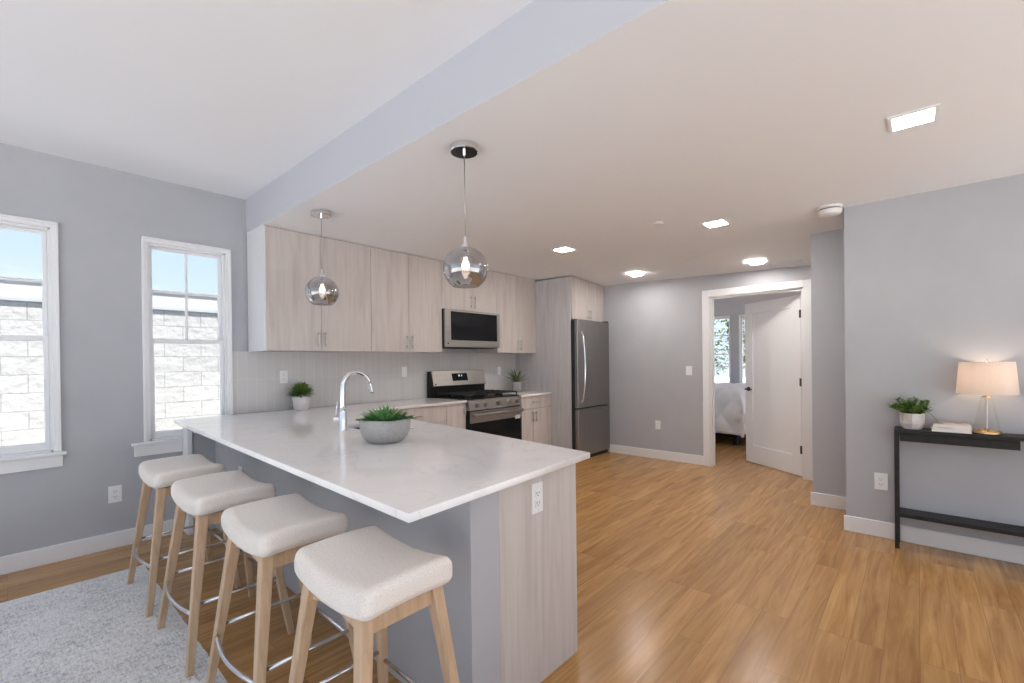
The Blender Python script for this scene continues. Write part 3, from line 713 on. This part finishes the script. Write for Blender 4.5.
# ------------------------------------------------------------------ gas range
def gas_range():
    x0, x1, yf = RX0, RX1, RYF
    c = empty('gas_range', ((x0+x1)/2, 4.1, 0), 'stainless gas range with black grates, five knobs and raised back control panel', 'stove'); inv = Matrix.Translation(-c.location)
    def bl(b, n, m, par=c, **k):
        o = b.build(n, m, par, **k); o.data.transform(inv); return o
    bl(MB().box(x0, x1, yf+.03, YW-.02, .07, .905, .003).box(x0+.05, x1-.05, yf+.07, YW-.05, 0, .07), 'body', M['black'])
    # cooktop pan
    bl(MB().box(x0, x1, yf+.02, 4.40, .905, .928, .004), 'cooktop', M['black'])
    # burners
    for (bx, by, r) in ((.2, .15, .05), (.2, .42, .04), (.5, .29, .055), (.8, .15, .05), (.8, .42, .04)):
        px = x0+(x1-x0)*bx; py = yf+.06+by
        bl(MB().lathe([(0, 0), (r, 0), (r, .010), (r*.75, .012), (r*.75, .022), (0, .024)], (px, py, .928), 24), 'burner', M['iron'], smooth=True, sharp=40)
    # three grates
    w = (x1-x0-.04)/3
    for k in range(3):
        a = x0+.02+w*k+.003; e = a+w-.006; y0, y1 = yf+.045, 4.375; z = .978; t = .012
        g = MB()
        for y in (y0, y1): g.box(a, e, y-t/2, y+t/2, z-t, z, .002)
        for x in (a+t/2, e-t/2): g.box(x-t/2, x+t/2, y0, y1, z-t, z, .002)
        for x in (a+(e-a)*.5,): g.box(x-t/2, x+t/2, y0, y1, z-t, z+.004, .002)
        for f in (.22, .42, .60, .8): g.box(a, e, y0+(y1-y0)*f-t/2, y0+(y1-y0)*f+t/2, z-t, z+.004, .002)
        for x in (a+t/2, e-t/2):
            for y in (y0, (y0+y1)/2, y1): g.box(x-.006, x+.006, y-.006, y+.006, .927, z-t)
        bl(g, 'grate', M['iron'])
    # front control strip with knobs
    p = MB(); bm = p.bm
    prof = [(yf+.04, .925), (yf-.005, .915), (yf-.022, .80), (yf+.04, .80)]
    A = [bm.verts.new((x0+.001, y, z)) for y, z in prof]; B = [bm.verts.new((x1-.001, y, z)) for y, z in prof]
    bm.faces.new(A); bm.faces.new(B[::-1])
    for i in range(4): bm.faces.new([A[i], A[(i+1) % 4], B[(i+1) % 4], B[i]])
    bl(p, 'control_strip', M['steel'])
    for f in (.14, .29, .52, .74, .89):
        kx = x0+(x1-x0)*f; q = Vector((kx, yf-.014, .858)); n = Vector((0, -1, .13)).normalized()
        k = bl(MB().cyl(q, q+n*.012, .034, .032, 24), 'knob', M['nickel'], smooth=True, sharp=40)
        bl(MB().cyl(q+n*.012, q+n*.036, .027, .024, 24).box(kx-.005, kx+.005, yf-.057, yf-.03, .842, .88, .002), 'knob_grip', M['steel'], k, smooth=True, sharp=40)
    # oven door
    d = bl(MB().box(x0+.003, x1-.003, yf-.02, yf+.028, .185, .79, .004, 2), 'oven_door', M['black'])
    bl(MB().box(x0+.004, x1-.004, yf-.024, yf-.019, .655, .788, .002), 'door_trim', M['steel'], d)
    bl(MB().box(x0+.03, x1-.03, yf-.0225, yf-.0195, .23, .652), 'oven_window', M['blackglass'], d)
    h = MB(); z = .745; h.box(x0+.03, x1-.03, yf-.082, yf-.062, z-.020, z+.020, .009, 3)
    for x in (x0+.05, x1-.05): h.box(x-.014, x+.014, yf-.068, yf-.02, z-.014, z+.014, .003)
    bl(h, 'handle', M['steel'], d, smooth=True, sharp=50)
    bl(MB().box(x1-.135, x1-.04, yf-.0245, yf-.0228, .635, .68), 'energy_label', M['page'], d)['label'] = 'small white paper label'
    bl(MB().box(x0+.003, x1-.003, yf-.015, yf+.028, .075, .178, .004), 'storage_drawer', M['steel'])
    # back control panel
    b = MB(); bm = b.bm
    prof = [(4.385, .925), (4.385, 1.055), (4.36, 1.065), (4.405, 1.245), (4.445, 1.245), (4.455, .925)]
    A = [bm.verts.new((x0-.07, y, z)) for y, z in prof]; B = [bm.verts.new((x1-.065, y, z)) for y, z in prof]
    bm.faces.new(A); bm.faces.new(B[::-1])
    for i in range(6): bm.faces.new([A[i], A[(i+1) % 6], B[(i+1) % 6], B[i]])
    bg = bl(b, 'backguard', M['black'])
    def face(x, t, off): return Vector((x, 4.36+.045*t-off, 1.065+.18*t))
    def plate(xa, xb, ta, tb, off, th, name, m, par):
        p = MB(); bm = p.bm
        vs = [bm.verts.new(face(x, t, o)) for o in (off, off+th) for x, t in ((xa, ta), (xb, ta), (xb, tb), (xa, tb))]
        for f in ((0, 1, 2, 3), (7, 6, 5, 4), (0, 4, 5, 1), (1, 5, 6, 2), (2, 6, 7, 3), (3, 7, 4, 0)): bm.faces.new([vs[i] for i in f])
        return bl(p, name, m, par)
    plate(x0-.045, x1-.068, .0, 1.0, .0005, .004, 'steel_face', M['steel'], bg)
    dp = plate(x0+.265, x0+.525, .30, .82, .005, .002, 'display', M['blackglass'], bg)
    for i in range(4):
        if i != 2: plate(x0+.372+i*.017, x0+.382+i*.017, .60, .72, .0072, .0006, 'digit', M['display'], dp)
    plate(x0-.022, x0+.0, .06, .17, .0048, .0012, 'badge', M['black'], bg)
gas_range()

# ------------------------------------------------------------------ refrigerator
def fridge():
    x0, x1, yf, H = 5.112, 5.945, 3.39, 1.91
    c = empty('refrigerator', ((x0+x1)/2, 3.9, 0), 'tall stainless refrigerator with bottom freezer drawer', 'refrigerator'); inv = Matrix.Translation(-c.location)
    def bl(b, n, m, par=c, **k):
        o = b.build(n, m, par, **k); o.data.transform(inv); return o
    bl(MB().box(x0+.004, x1-.004, yf+.055, YW-.10, .03, H-.004, .004).box(x0+.04, x1-.04, yf+.09, YW-.14, 0, .03), 'body', M['iron'])
    d = bl(MB().box(x0, x1, yf, yf+.05, .715, H, .008, 3), 'door', M['fridge_steel'])
    pts = []
    for i in range(17):
        t = i/16; z = .80+t*.95; pts.append((x0+.085, yf-.012-.052*math.sin(math.pi*t)**.6, z))
    bl(MB().tube(pts, .013, 12).box(x0+.072, x0+.098, yf-.016, yf, .79, .815).box(x0+.072, x0+.098, yf-.016, yf, 1.735, 1.76), 'handle', M['chrome'], d, smooth=True, sharp=50)
    d = bl(MB().box(x0, x1, yf, yf+.05, .055, .700, .008, 3), 'freezer_drawer', M['fridge_steel'])
    pts = []
    for i in range(15):
        t = i/14; pts.append((x0+.10+t*(x1-x0-.2), yf-.010-.040*math.sin(math.pi*t)**.5, .655))
    bl(MB().tube(pts, .013, 12), 'handle', M['steel'], d, smooth=True, sharp=50)
    bl(MB().box(x1-.09, x1-.01, yf+.0, yf+.06, H, H+.015, .003), 'hinge_cover', M['black'])
    bl(MB().box(x0+.02, x1-.02, yf+.03, yf+.055, .0, .052), 'kick_grille', M['iron'])
fridge()

# ------------------------------------------------------------------ faucet
def faucet():
    bx, by = 1.452, 2.765
    c = empty('faucet', (bx, by, ZC), 'tall chrome gooseneck kitchen faucet with side lever', 'faucet')
    MB().lathe([(0, 0), (.027, 0), (.027, .006), (.0245, .010), (.0245, .115), (.021, .13), (.0, .13)], (0, 0, .0), 28).build('base', M['chrome'], c, smooth=True, sharp=35)
    pts = [(0, 0, .09), (0, 0, .16), (0, 0, .255)]; R = .098
    for i in range(1, 15):
        a = math.pi*(1-i/14*.94); pts.append((R+R*math.cos(a), 0, .272+R*1.06*math.sin(a)))
    e = Vector(pts[-1]); d = (e-Vector(pts[-2])).normalized()
    MB().tube(pts, [.019, .0185, .018]+[.0175-.004*i/14 for i in range(1, 15)], 16).build('spout', M['chrome'], c, smooth=True)
    s = MB().cyl(e-d*.005, e+d*.055, .0165, .0155, 20).build('spray_head', M['chrome'], c, smooth=True, sharp=40)
    MB().cyl(e+d*.052, e+d*.062, .0125, .0125, 20).build('spray_tip', M['black'], s, smooth=True, sharp=40)
    n = Vector((-.72, .69, 0)).normalized()
    h = MB().cyl((0, 0, .075), n*.056+Vector((0, 0, .075)), .0175, .0175, 20).build('valve', M['chrome'], c, smooth=True, sharp=40)
    MB().tube([n*.042+Vector((0, 0, .085)), n*.040+Vector((0, 0, .13)), n*.030+Vector((0, 0, .19))], [.006, .005, .004], 10).build('lever', M['chrome'], h, smooth=True)
faucet()

# ------------------------------------------------------------------ bar stools
def make_stool():
    t = empty('bar_stool', (0, 0, 0))
    Wy, Dx = .240, .180
    def fn(q):
        u = q.y/Wy
        q.z += .030*(u*u) - (.006 if q.z > 0 else 0)
        if q.z < 0: q.z = q.z*.9+.002
        q.z += -.008*(q.x/Dx)**2
        k = 1-.05*abs(u)**3; q.x *= k
        return q
    MB().rbox((0, 0, .700), (Dx, Wy, .050), .036, 18, fn).build('seat', M['fabric'], t, smooth=True)
    # seat rails: curved under the cushion
    top = .662
    f = MB()
    for sx in (-1, 1):
        n = 14; x = sx*.128; rows = []
        for i in range(n+1):
            y = -.165+.33*i/n; u = (y/.165)**2; zt = top-.004+.012*u; zb = top-.030-.022*u
            rows.append([f.bm.verts.new((x+dx, y, z)) for dx, z in ((-.011, zb), (.011, zb), (.011, zt), (-.011, zt))])
        for p, q in zip(rows, rows[1:]):
            for k in range(4): f.bm.faces.new([p[k], p[(k+1) % 4], q[(k+1) % 4], q[k]])
    for sy in (-1, 1):
        f.box(-.128, .128, sy*.165-.011, sy*.165+.011, top-.050, top+.004)
    f.build('seat_frame', M['legwood'], t)
    feet = {}
    for sx in (-1, 1):
        for sy in (-1, 1):
            pt = Vector((sx*.132, sy*.165, top+.004)); pb = Vector((sx*.215, sy*.265, 0.0)); feet[(sx, sy)] = (pt, pb)
            MB().beam(pb, pt, .028, .044, up=(1, 0, 0), h0=.028, h1=.046, bev=.004).build('leg', M['legwood'], t)
    def at(k, z):
        pt, pb = feet[k]; return pb.lerp(pt, z/pt.z)
    # bowed steel footrest in front of the -x legs, straight bars elsewhere
    a, b = at((-1, -1), .25), at((-1, 1), .25)
    pts = []
    for i in range(13):
        s = i/12; p = a.lerp(b, s); p.x -= .006+.030*math.sin(math.pi*s); pts.append(p)
    MB().tube(pts, .0085, 10).build('footrest', M['chrome'], t, smooth=True)
    a, b = at((1, -1), .25), at((1, 1), .25)
    MB().tube([a, b], .0075, 10).build('crossbar', M['chrome'], t, smooth=True)
    for sy in (-1, 1):
        MB().tube([at((-1, sy), .285), at((1, sy), .285)], .0075, 10).build('crossbar', M['chrome'], t, smooth=True)
    return t
labs = ['oatmeal saddle seat bar stool at the far end, beside the window wall', 'oatmeal saddle seat bar stool second from the window wall',
        'oatmeal saddle seat bar stool second from the open end, just behind the nearest one', 'oatmeal saddle seat bar stool nearest the camera, at the open end of the peninsula']
st0 = make_stool()
for i, (x, y) in enumerate(((.720, 3.37), (.735, 2.635), (.752, 1.925), (.765, 1.285))):
    o = st0 if i == 0 else copy_tree(st0)
    o.location = (x, y, 0); o.scale = ((1, 1.05, 1), (1, 1.03, 1), (.96, .98, 1), (.90, .94, 1))[i]
    tag(o, labs[i], 'stool', 'bar stools along the peninsula')

# ------------------------------------------------------------------ rug
def rug():
    b = MB(); bm = b.bm; x0, x1, y0, y1 = -1.9, .62, -.2, 3.93; nx, ny = 60, 90
    def P(i, j, z):
        x = x0+(x1-x0)*i/nx; y = y0+(y1-y0)*j/ny
        if i in (0, nx) or j in (0, ny): x += .004*noise.noise(Vector((x*30, y*30, 0))); y += .005*noise.noise(Vector((x*30, y*30, 4)))
        return bm.verts.new((x, y, z))
    T = [[P(i, j, .009 if (0 < i < nx and 0 < j < ny) else .004) for j in range(ny+1)] for i in range(nx+1)]
    for i in range(nx):
        for j in range(ny): bm.faces.new([T[i][j], T[i+1][j], T[i+1][j+1], T[i][j+1]])
    o = b.build('rug', M['rug']); md = o.modifiers.new('thick', 'SOLIDIFY'); md.thickness = .0035; md.offset = -1
    o.location = (0, 0, 0)
    tag(o, 'large pale grey textured woven rug on the wood floor under the stools', 'rug')
rug()

# ------------------------------------------------------------------ pendants
def make_pendant(drop, r):
    t = empty('pendant_lamp', (0, 0, 0))
    MB().lathe([(0, 0), (.074, 0), (.077, -.003), (.077, -.026), (.073, -.031), (0, -.031)], n=40).cyl((0, 0, -.026), (0, 0, -.05), .009, n=16).build('canopy', M['chrome'], t, smooth=True, sharp=35)
    MB().tube([(0, 0, -.04), (0, 0, -(drop-r-.05))], .0028, 8).build('cord', M['nickel'], t, smooth=True)
    zc = -drop
    MB().lathe([(0, r+.055), (.006, r+.055), (.008, r+.02), (.026, r+.008), (.028, r-.012), (.017, r-.016), (.017, r-.060), (0, r-.062)], (0, 0, zc), 24).build('socket', M['chrome'], t, smooth=True, sharp=40)
    prof = []
    a0 = math.asin(.026/r); a1 = math.radians(144)
    for i in range(29):
        a = a0+(a1-a0)*i/28; prof.append((r*math.sin(a), r*.97*math.cos(a)))
    g = MB().lathe(prof, (0, 0, zc), 48).build('globe', M['smoke'], t, smooth=True)
    g['label'] = 'smoky half mirrored glass globe'
    b = MB().lathe([(0, -.030), (.012, -.027), (.021, -.015), (.023, -.002), (.018, .014), (.012, .026), (.011, .05)], (0, 0, zc+r-.100), 20).build('bulb', M['bulb'], t, smooth=True)
    return t
# ------------------------------------------------------------------ positions of pendants
for (x, y, dr, lab) in ((1.652, 3.44, .62, 'far smoky glass globe pendant hanging in front of the leftmost upper cabinet'), (1.69, 1.842, .665, 'near smoky glass globe pendant hanging over the middle of the peninsula, larger in view')):
    p = make_pendant(dr, .122); p.location = (x, y, ZL); tag(p, lab, 'lamp', 'globe pendants over the peninsula')

# ------------------------------------------------------------------ recessed ceiling lights
def make_light(lit):
    t = empty('ceiling_light', (0, 0, 0)); s = .078; o_ = .094
    b = MB()
    for a in ((-o_, o_, -o_, -s), (-o_, o_, s, o_), (-o_, -s, -s, s), (s, o_, -s, s)): b.box(a[0], a[1], a[2], a[3], -.008, .0)
    b.build('trim_ring', M['plastic'], t)
    MB().box(-s, s, -s, s, -.006, .0).build('diffuser', lit, t)
    return t
l0 = None
for (k_, x, y, lab) in ((1, 4.11, 1.295, 'square ceiling light in the middle of the hall ceiling, left of the smoke detector'),
                    (2, 5.48, 2.72, 'square ceiling light near the door wall, straight above the refrigerator side'), (1, 3.94, 2.77, 'square ceiling light over the kitchen in front of the cabinets'),
                    (2, 5.60, 1.335, 'square ceiling light just above the bedroom doorway'),
                    (0, 3.0, .011, 'square ceiling light nearest the camera, above the console side of the room')):
    if l0 is None: l0 = make_light(M['led']); o = l0
    elif k_ != 1: o = make_light(M['led_dim' if k_ == 0 else 'led_mid'])
    else: o = copy_tree(l0)
    o.location = (x, y, ceil_z(x, y)-(.004 if x > 5 else 0)); tag(o, lab, 'light', 'square recessed ceiling lights')
    if x > 5: o.rotation_euler = (0, .09, 0); o.scale = (.78, .78, 1)

def smoke_detector():
    x, y = 4.31, .505
    t = empty('smoke_detector', (x, y, ZL), 'round white smoke detector on the ceiling by the wall corner', 'smoke detector'); t.scale = (1.2, 1.2, 1.1)
    MB().lathe([(0, 0), (.072, 0), (.072, -.012), (.066, -.016), (.0, -.016)], n=40).build('mount', M['plastic'], t, smooth=True, sharp=35)
    MB().lathe([(.060, -.016), (.060, -.026)], n=40).build('sensor_gap', M['dark_slot'], t, smooth=True)
    MB().lathe([(.0, -.024), (.066, -.024), (.066, -.036), (.058, -.052), (.040, -.058), (0, -.058)], n=40).build('cover', M['plastic'], t, smooth=True, sharp=35)
smoke_detector()
tag(MB().lathe([(0, 0), (.048, 0), (.048, -.006), (.040, -.009), (0, -.009)], (3.765, 1.66, ZL), 32).build('sprinkler_cover', M['plastic'], smooth=True, sharp=35), 'small flat white sprinkler cover disc on the ceiling', 'sprinkler cover')
def vent():
    x, y = 5.78, 1.06; z = ceil_z(x, y)-.004
    t = empty('ceiling_vent', (x, y, z), 'slim white slotted air vent on the ceiling above the doorway', 'vent'); t.rotation_euler = (0, .10, 0)
    b = MB(); b.box(-.06, .06, -.14, -.13, -.01, 0).box(-.06, .06, .13, .14, -.01, 0).box(-.06, -.05, -.14, .14, -.01, 0).box(.05, .06, -.14, .14, -.01, 0)
    b.build('frame', M['plastic'], t)
    MB().box(-.05, .05, -.13, .13, -.003, 0).build('backing', M['dark_slot'], t)
    for k in range(6): MB().box(-.045+k*.016, -.037+k*.016, -.13, .13, -.009, -.003).build('slat', M['plastic'], t)
vent()

# ------------------------------------------------------------------ outlets and switches
def plate(kind, loc, normal, label, w=.072, h=.118, both=False):
    """normal: '-y', '-x'; plate stands proud of the wall"""
    t = empty('outlet' if kind == 'o' else 'light_switch', loc, label, 'outlet' if kind == 'o' else 'switch', 'wall outlets and switches')
    t.rotation_euler = (0, 0, 0 if normal == '-y' else -math.pi/2)
    MB().box(-w/2, w/2, -.006, 0, -h/2, h/2, .002, 2).build('cover_plate', M['plastic'], t)
    if kind == 'o':
        for s in (-1, 1):
            z = s*.0205
            f = MB().box(-.017, .017, -.0085, -.006, z-.0165, z+.0165, .002).build('socket', M['plastic'], t)
            MB().box(-.0085, -.0060, -.0090, -.0084, z-.004, z+.007).box(.0060, .0085, -.0090, -.0084, z-.004, z+.006).cyl((0, -.0084, z-.010), (0, -.0090, z-.010), .0026, n=10).build('slots', M['dark_slot'], f)
    else:
        n = 2 if w > .1 else 1
        for i in range(n):
            xo = 0 if n == 1 else (-.023+.046*i)
            MB().box(xo-.016, xo+.016, -.0095, -.006, -.033, .033, .0015).build('rocker', M['plastic'], t)
    return t
E1 = YW-.0
plate('o', (.544, YW, .40), '-y', 'white double outlet low on the wall between the two windows', w=.078, h=.124)
plate('o', (1.762, YW-.010, 1.235), '-y', 'white outlet on the tiles behind the small plant at left')
plate('s', (3.112, YW-.010, 1.25), '-y', 'white switch on the tiles just left of the range')
plate('s', (4.72, YW-.010, 1.222), '-y', 'white switch on the tiles right of the range, by the spiky plant')
plate('o', (1.478, 1.192, .785), '-y', 'white outlet on the oak end panel of the peninsula', w=.072, h=.125)
plate('o', (1.148, 3.70, .552), '-x', 'white outlet on the seating side of the peninsula wall')
plate('s', (XD, 2.225, 1.21), '-x', 'white light switch beside the bedroom door', w=.08)
plate('o', (XD, 2.655, .465), '-x', 'white outlet low on the wall between refrigerator and bedroom door')
plate('o', (X3, .212, .418), '-x', 'white outlet low on the right wall beside the console table', w=.078, h=.124)

# ------------------------------------------------------------------ console table and its things
TZ = .846
def console():
    x0, x1, y0, y1 = 4.205, 4.382, -.78, .128
    t = empty('console_table', ((x0+x1)/2, (y0+y1)/2, 0), 'narrow black console table with lower shelf against the right wall', 'table'); inv = Matrix.Translation(-t.location)
    def bl(b, n, m=M['blackwood']):
        o = b.build(n, m, t); o.data.transform(inv)
    bl(MB().box(x0-.004, x1, y0, y1, TZ-.024, TZ, .002), 'tabletop')
    bl(MB().box(x0+.012, x0+.03, -.475, y1-.03, TZ-.085, TZ-.034, .002).box(x0+.03, x1-.02, -.475, -.46, TZ-.085, TZ-.024).box(x0+.03, x1-.02, y1-.045, y1-.03, TZ-.085, TZ-.024).box(x0+.012, x1-.02, -.475, y1-.03, TZ-.034, TZ-.0245), 'drawer_front')
    for (x, y) in ((x0+.012, y1-.012), (x1-.012, y1-.012), (x0+.012, y0+.012), (x1-.012, y0+.012)):
        bl(MB().box(x-.012, x+.012, y-.012, y+.012, 0, TZ-.0245, .001), 'leg')
    bl(MB().box(x0+.001, x1, y0+.024, y1-.024, .225, .250, .002), 'shelf')
console()

def table_lamp():
    x, y = 4.285, -.335
    t = empty('table_lamp', (x, y, TZ), 'lit table lamp with beige linen drum shade and clear glass body', 'lamp')
    MB().lathe([(0, 0), (.068, 0), (.071, .005), (.070, .017), (.056, .026), (.030, .032), (0, .032)], n=48).build('base', M['brass'], t, smooth=True, sharp=35)
    MB().lathe([(.062, .024), (.066, .028), (.029, .235), (.020, .240), (.020, .236), (.026, .232), (.062, .031), (.058, .028)], n=48).build('glass_body', M['clear'], t, smooth=True, sharp=35)
    MB().cyl((0, 0, .02), (0, 0, .24), .0045, n=12).build('rod', M['nickel'], t, smooth=True, sharp=40)
    MB().lathe([(0, .238), (.024, .238), (.024, .246), (.009, .250), (.009, .290), (.017, .292), (.017, .335), (0, .335)], n=24).build('socket', M['brass'], t, smooth=True, sharp=35)
    sh = MB().lathe([(.146, .262), (.130, .470), (.1285, .470), (.1445, .262), (.146, .262)], n=64).build('lamp_shade', M['shade'], t, smooth=True, sharp=35)
    b = MB()
    for k in range(3):
        a = k*2*math.pi/3+.4; b.tube([(0, 0, .455), (.129*math.cos(a), .129*math.sin(a), .466)], .0015, 6)
    b.cyl((0, 0, .33), (0, 0, .47), .0022, n=8).build('shade_frame', M['brass'], t)
    MB().lathe([(0, .466), (.006, .467), (.009, .474), (.005, .484), (0, .486)], n=16).build('finial', M['chrome'], t, smooth=True)
    MB().lathe([(0, .335), (.013, .338), (.027, .365), (.029, .38), (.022, .40), (0, .408)], n=20).build('bulb', M['bulb2'], t, smooth=True)
M['bulb2'] = mat('lamp_bulb', (1, .9, .8), .5, emit=(1, .78, .58), estr=30)
table_lamp()
def book(name, c, sx, sy, h, z, cover, label, rz=0):
    t = empty(name, (c[0], c[1], z), label, 'book', 'books on the console table', rz=rz)
    MB().box(-sx/2+.003, sx/2-.003, -sy/2+.003, sy/2-.003, .002, h-.002).build('pages', M['page'], t)
    MB().box(-sx/2, sx/2, -sy/2, sy/2, 0, .002).box(-sx/2, sx/2, -sy/2, sy/2, h-.002, h).box(sx/2-.002, sx/2, -sy/2, sy/2, .002, h-.002).build('cover', cover, t)
book('book', (4.288, -.165), .15, .195, .028, TZ, M['cover_white'], 'lower white book of the two stacked on the black console table')
book('book', (4.288, -.165), .145, .19, .024, TZ+.0282, M['cover_photo'], 'upper book of the stack, with a brown and cream printed cover', rz=.04)

# ------------------------------------------------------------------ plants
def mound(b, n, r0, h, L, w, bend, rnd, up=.3, c=(0, 0, 0), spread=1.0):
    for i in range(n):
        th = rnd.uniform(0, 6.283); el = rnd.uniform(0, 1)**.8
        d = Vector((math.cos(th)*el*spread, math.sin(th)*el*spread, up+(1-el)*.9))
        p = Vector(c)+Vector((math.cos(th)*r0*rnd.random()*.9, math.sin(th)*r0*rnd.random()*.9, h))
        b.blade(p, d, L*rnd.uniform(.75, 1.15), w*rnd.uniform(.8, 1.2), bend)
def plants():
    rnd = random.Random(3)
    # low grassy succulent in the grey bowl on the peninsula
    bx, by = 1.395, 2.187
    t = empty('potted_plant', (bx, by, ZC), 'spiky green succulent in a wide grey concrete bowl on the peninsula', 'plant')
    MB().lathe([(0, 0), (.072, 0), (.094, .008), (.118, .032), (.132, .066), (.137, .100), (.136, .124), (.133, .129), (.128, .127), (.129, .10), (.11, .05), (0, .04)], n=64).build('bowl', M['concrete'], t, smooth=True, sharp=60)
    MB().lathe([(0, .112), (.1285, .110)], n=40).build('soil', M['soil'], t)
    b = MB()
    for i in range(230):
        th = rnd.uniform(0, 6.283); q = math.sqrt(rnd.random()); r = q*.100
        d = Vector((math.cos(th)*(q*.9+.15*rnd.uniform(-1, 1)), math.sin(th)*(q*.9+.15*rnd.uniform(-1, 1)), .75-.35*q))
        b.blade((math.cos(th)*r, math.sin(th)*r, .112), d, (.084-.020*q)*rnd.uniform(.7, 1.25), .017, .45, fold=.5, n=5)
    b.build('foliage', M['succ'], t)
    # bushy little plant by the left backsplash
    t = empty('potted_plant', (1.868, 4.345, ZC), 'bushy little green plant in a small white pot by the left backsplash', 'plant'); t.scale = (1.38,)*3
    MB().lathe([(0, 0), (.040, 0), (.048, .006), (.056, .085), (.058, .092), (.054, .093), (.052, .08), (0, .075)], n=40).build('pot', M['pot'], t, smooth=True, sharp=50)
    MB().lathe([(0, .08), (.053, .078)], n=30).build('soil', M['soil'], t)
    b = MB()
    for i in range(430):
        th = rnd.uniform(0, 6.283); ph = math.acos(rnd.uniform(-.25, 1)); r = .050*rnd.uniform(.3, 1)
        dv = Vector((math.cos(th)*math.sin(ph), math.sin(th)*math.sin(ph), math.cos(ph)))
        b.blade(Vector((0, 0, .105))+dv*r*Vector((1.1, 1.1, .9)).x, dv+Vector((rnd.uniform(-.3, .3), rnd.uniform(-.3, .3), .2)), .048, .012, .4, n=3)
    b.build('foliage', M['leaf'], t)
    # spiky plant right of the range
    t = empty('potted_plant', (4.845, 4.25, ZC), 'spiky leaved plant in a pale grey pot right of the range', 'plant'); t.scale = (1.2,)*3
    MB().lathe([(0, 0), (.050, 0), (.055, .004), (.060, .115), (.061, .12), (.057, .12), (.055, .10), (0, .098)], n=40).build('pot', M['concrete'], t, smooth=True, sharp=50)
    MB().lathe([(0, .108), (.056, .106)], n=30).build('soil', M['soil'], t)
    b = MB()
    for i in range(26):
        th = i*2.4; el = .25+.75*(i/26); L = .20*rnd.uniform(.85, 1.1)
        b.blade((math.cos(th)*.012, math.sin(th)*.012, .105), (math.cos(th)*el, math.sin(th)*el, 1.05-el*.6), L, .020, .75, fold=.4, n=6)
    b.build('foliage', M['olive'], t)
    # leafy plant on the console
    t = empty('potted_plant', (4.288, .032, TZ), 'leafy green plant with a drooping sprig in a faceted stone pot on the console', 'plant'); t.scale = (1.13,)*3
    b = MB(); prof = [(.044, 0), (.058, .035), (.060, .098), (.055, .098), (.052, .08)]
    b.lathe([(0, 0)]+prof+[(0, .078)], n=8).build('pot', M['stonepot'], t)
    MB().lathe([(0, .088), (.053, .086)], n=16).build('soil', M['soil'], t)
    b = MB(); s = MB()
    for i in range(44):
        th = rnd.uniform(0, 6.283); el = rnd.uniform(.1, 1.25); d = Vector((math.cos(th)*el, math.sin(th)*el, .8)).normalized()
        L = rnd.uniform(.06, .115); p = Vector((math.cos(th)*.02, math.sin(th)*.02, .085)); pts = [p, p+d*L*.5, p+d*L+Vector((0, 0, -.01*el))]
        s.tube(pts, .0012, 5)
        for k in range(11):
            q = pts[0].lerp(pts[2], .25+.75*k/10); a = rnd.uniform(0, 6.283)
            b.blade(q, d*.6+Vector((math.cos(a), math.sin(a), rnd.uniform(-.1, .7))), rnd.uniform(.026, .040), .016, .5, n=4)
    # drooping sprig towards the lamp
    p = [Vector((0, -.03, .095)), Vector((-.012, -.07, .112)), Vector((-.016, -.095, .09)), Vector((-.018, -.108, .07))]
    s.tube(p, .0012, 5); b.blade(p[-1], (0, -.3, -.6), .042, .026, .2, n=5); b.blade(p[1], (0, -.6, .3), .04, .018, .3)
    p = [Vector((0, -.02, .095)), Vector((-.004, -.05, .15)), Vector((-.008, -.08, .158))]; s.tube(p, .0012, 5); b.blade(p[-1], (0, -1, .1), .03, .015, .3)
    b.build('foliage', M['leaf'], t); s.build('stems', M['olive'], t)
plants()
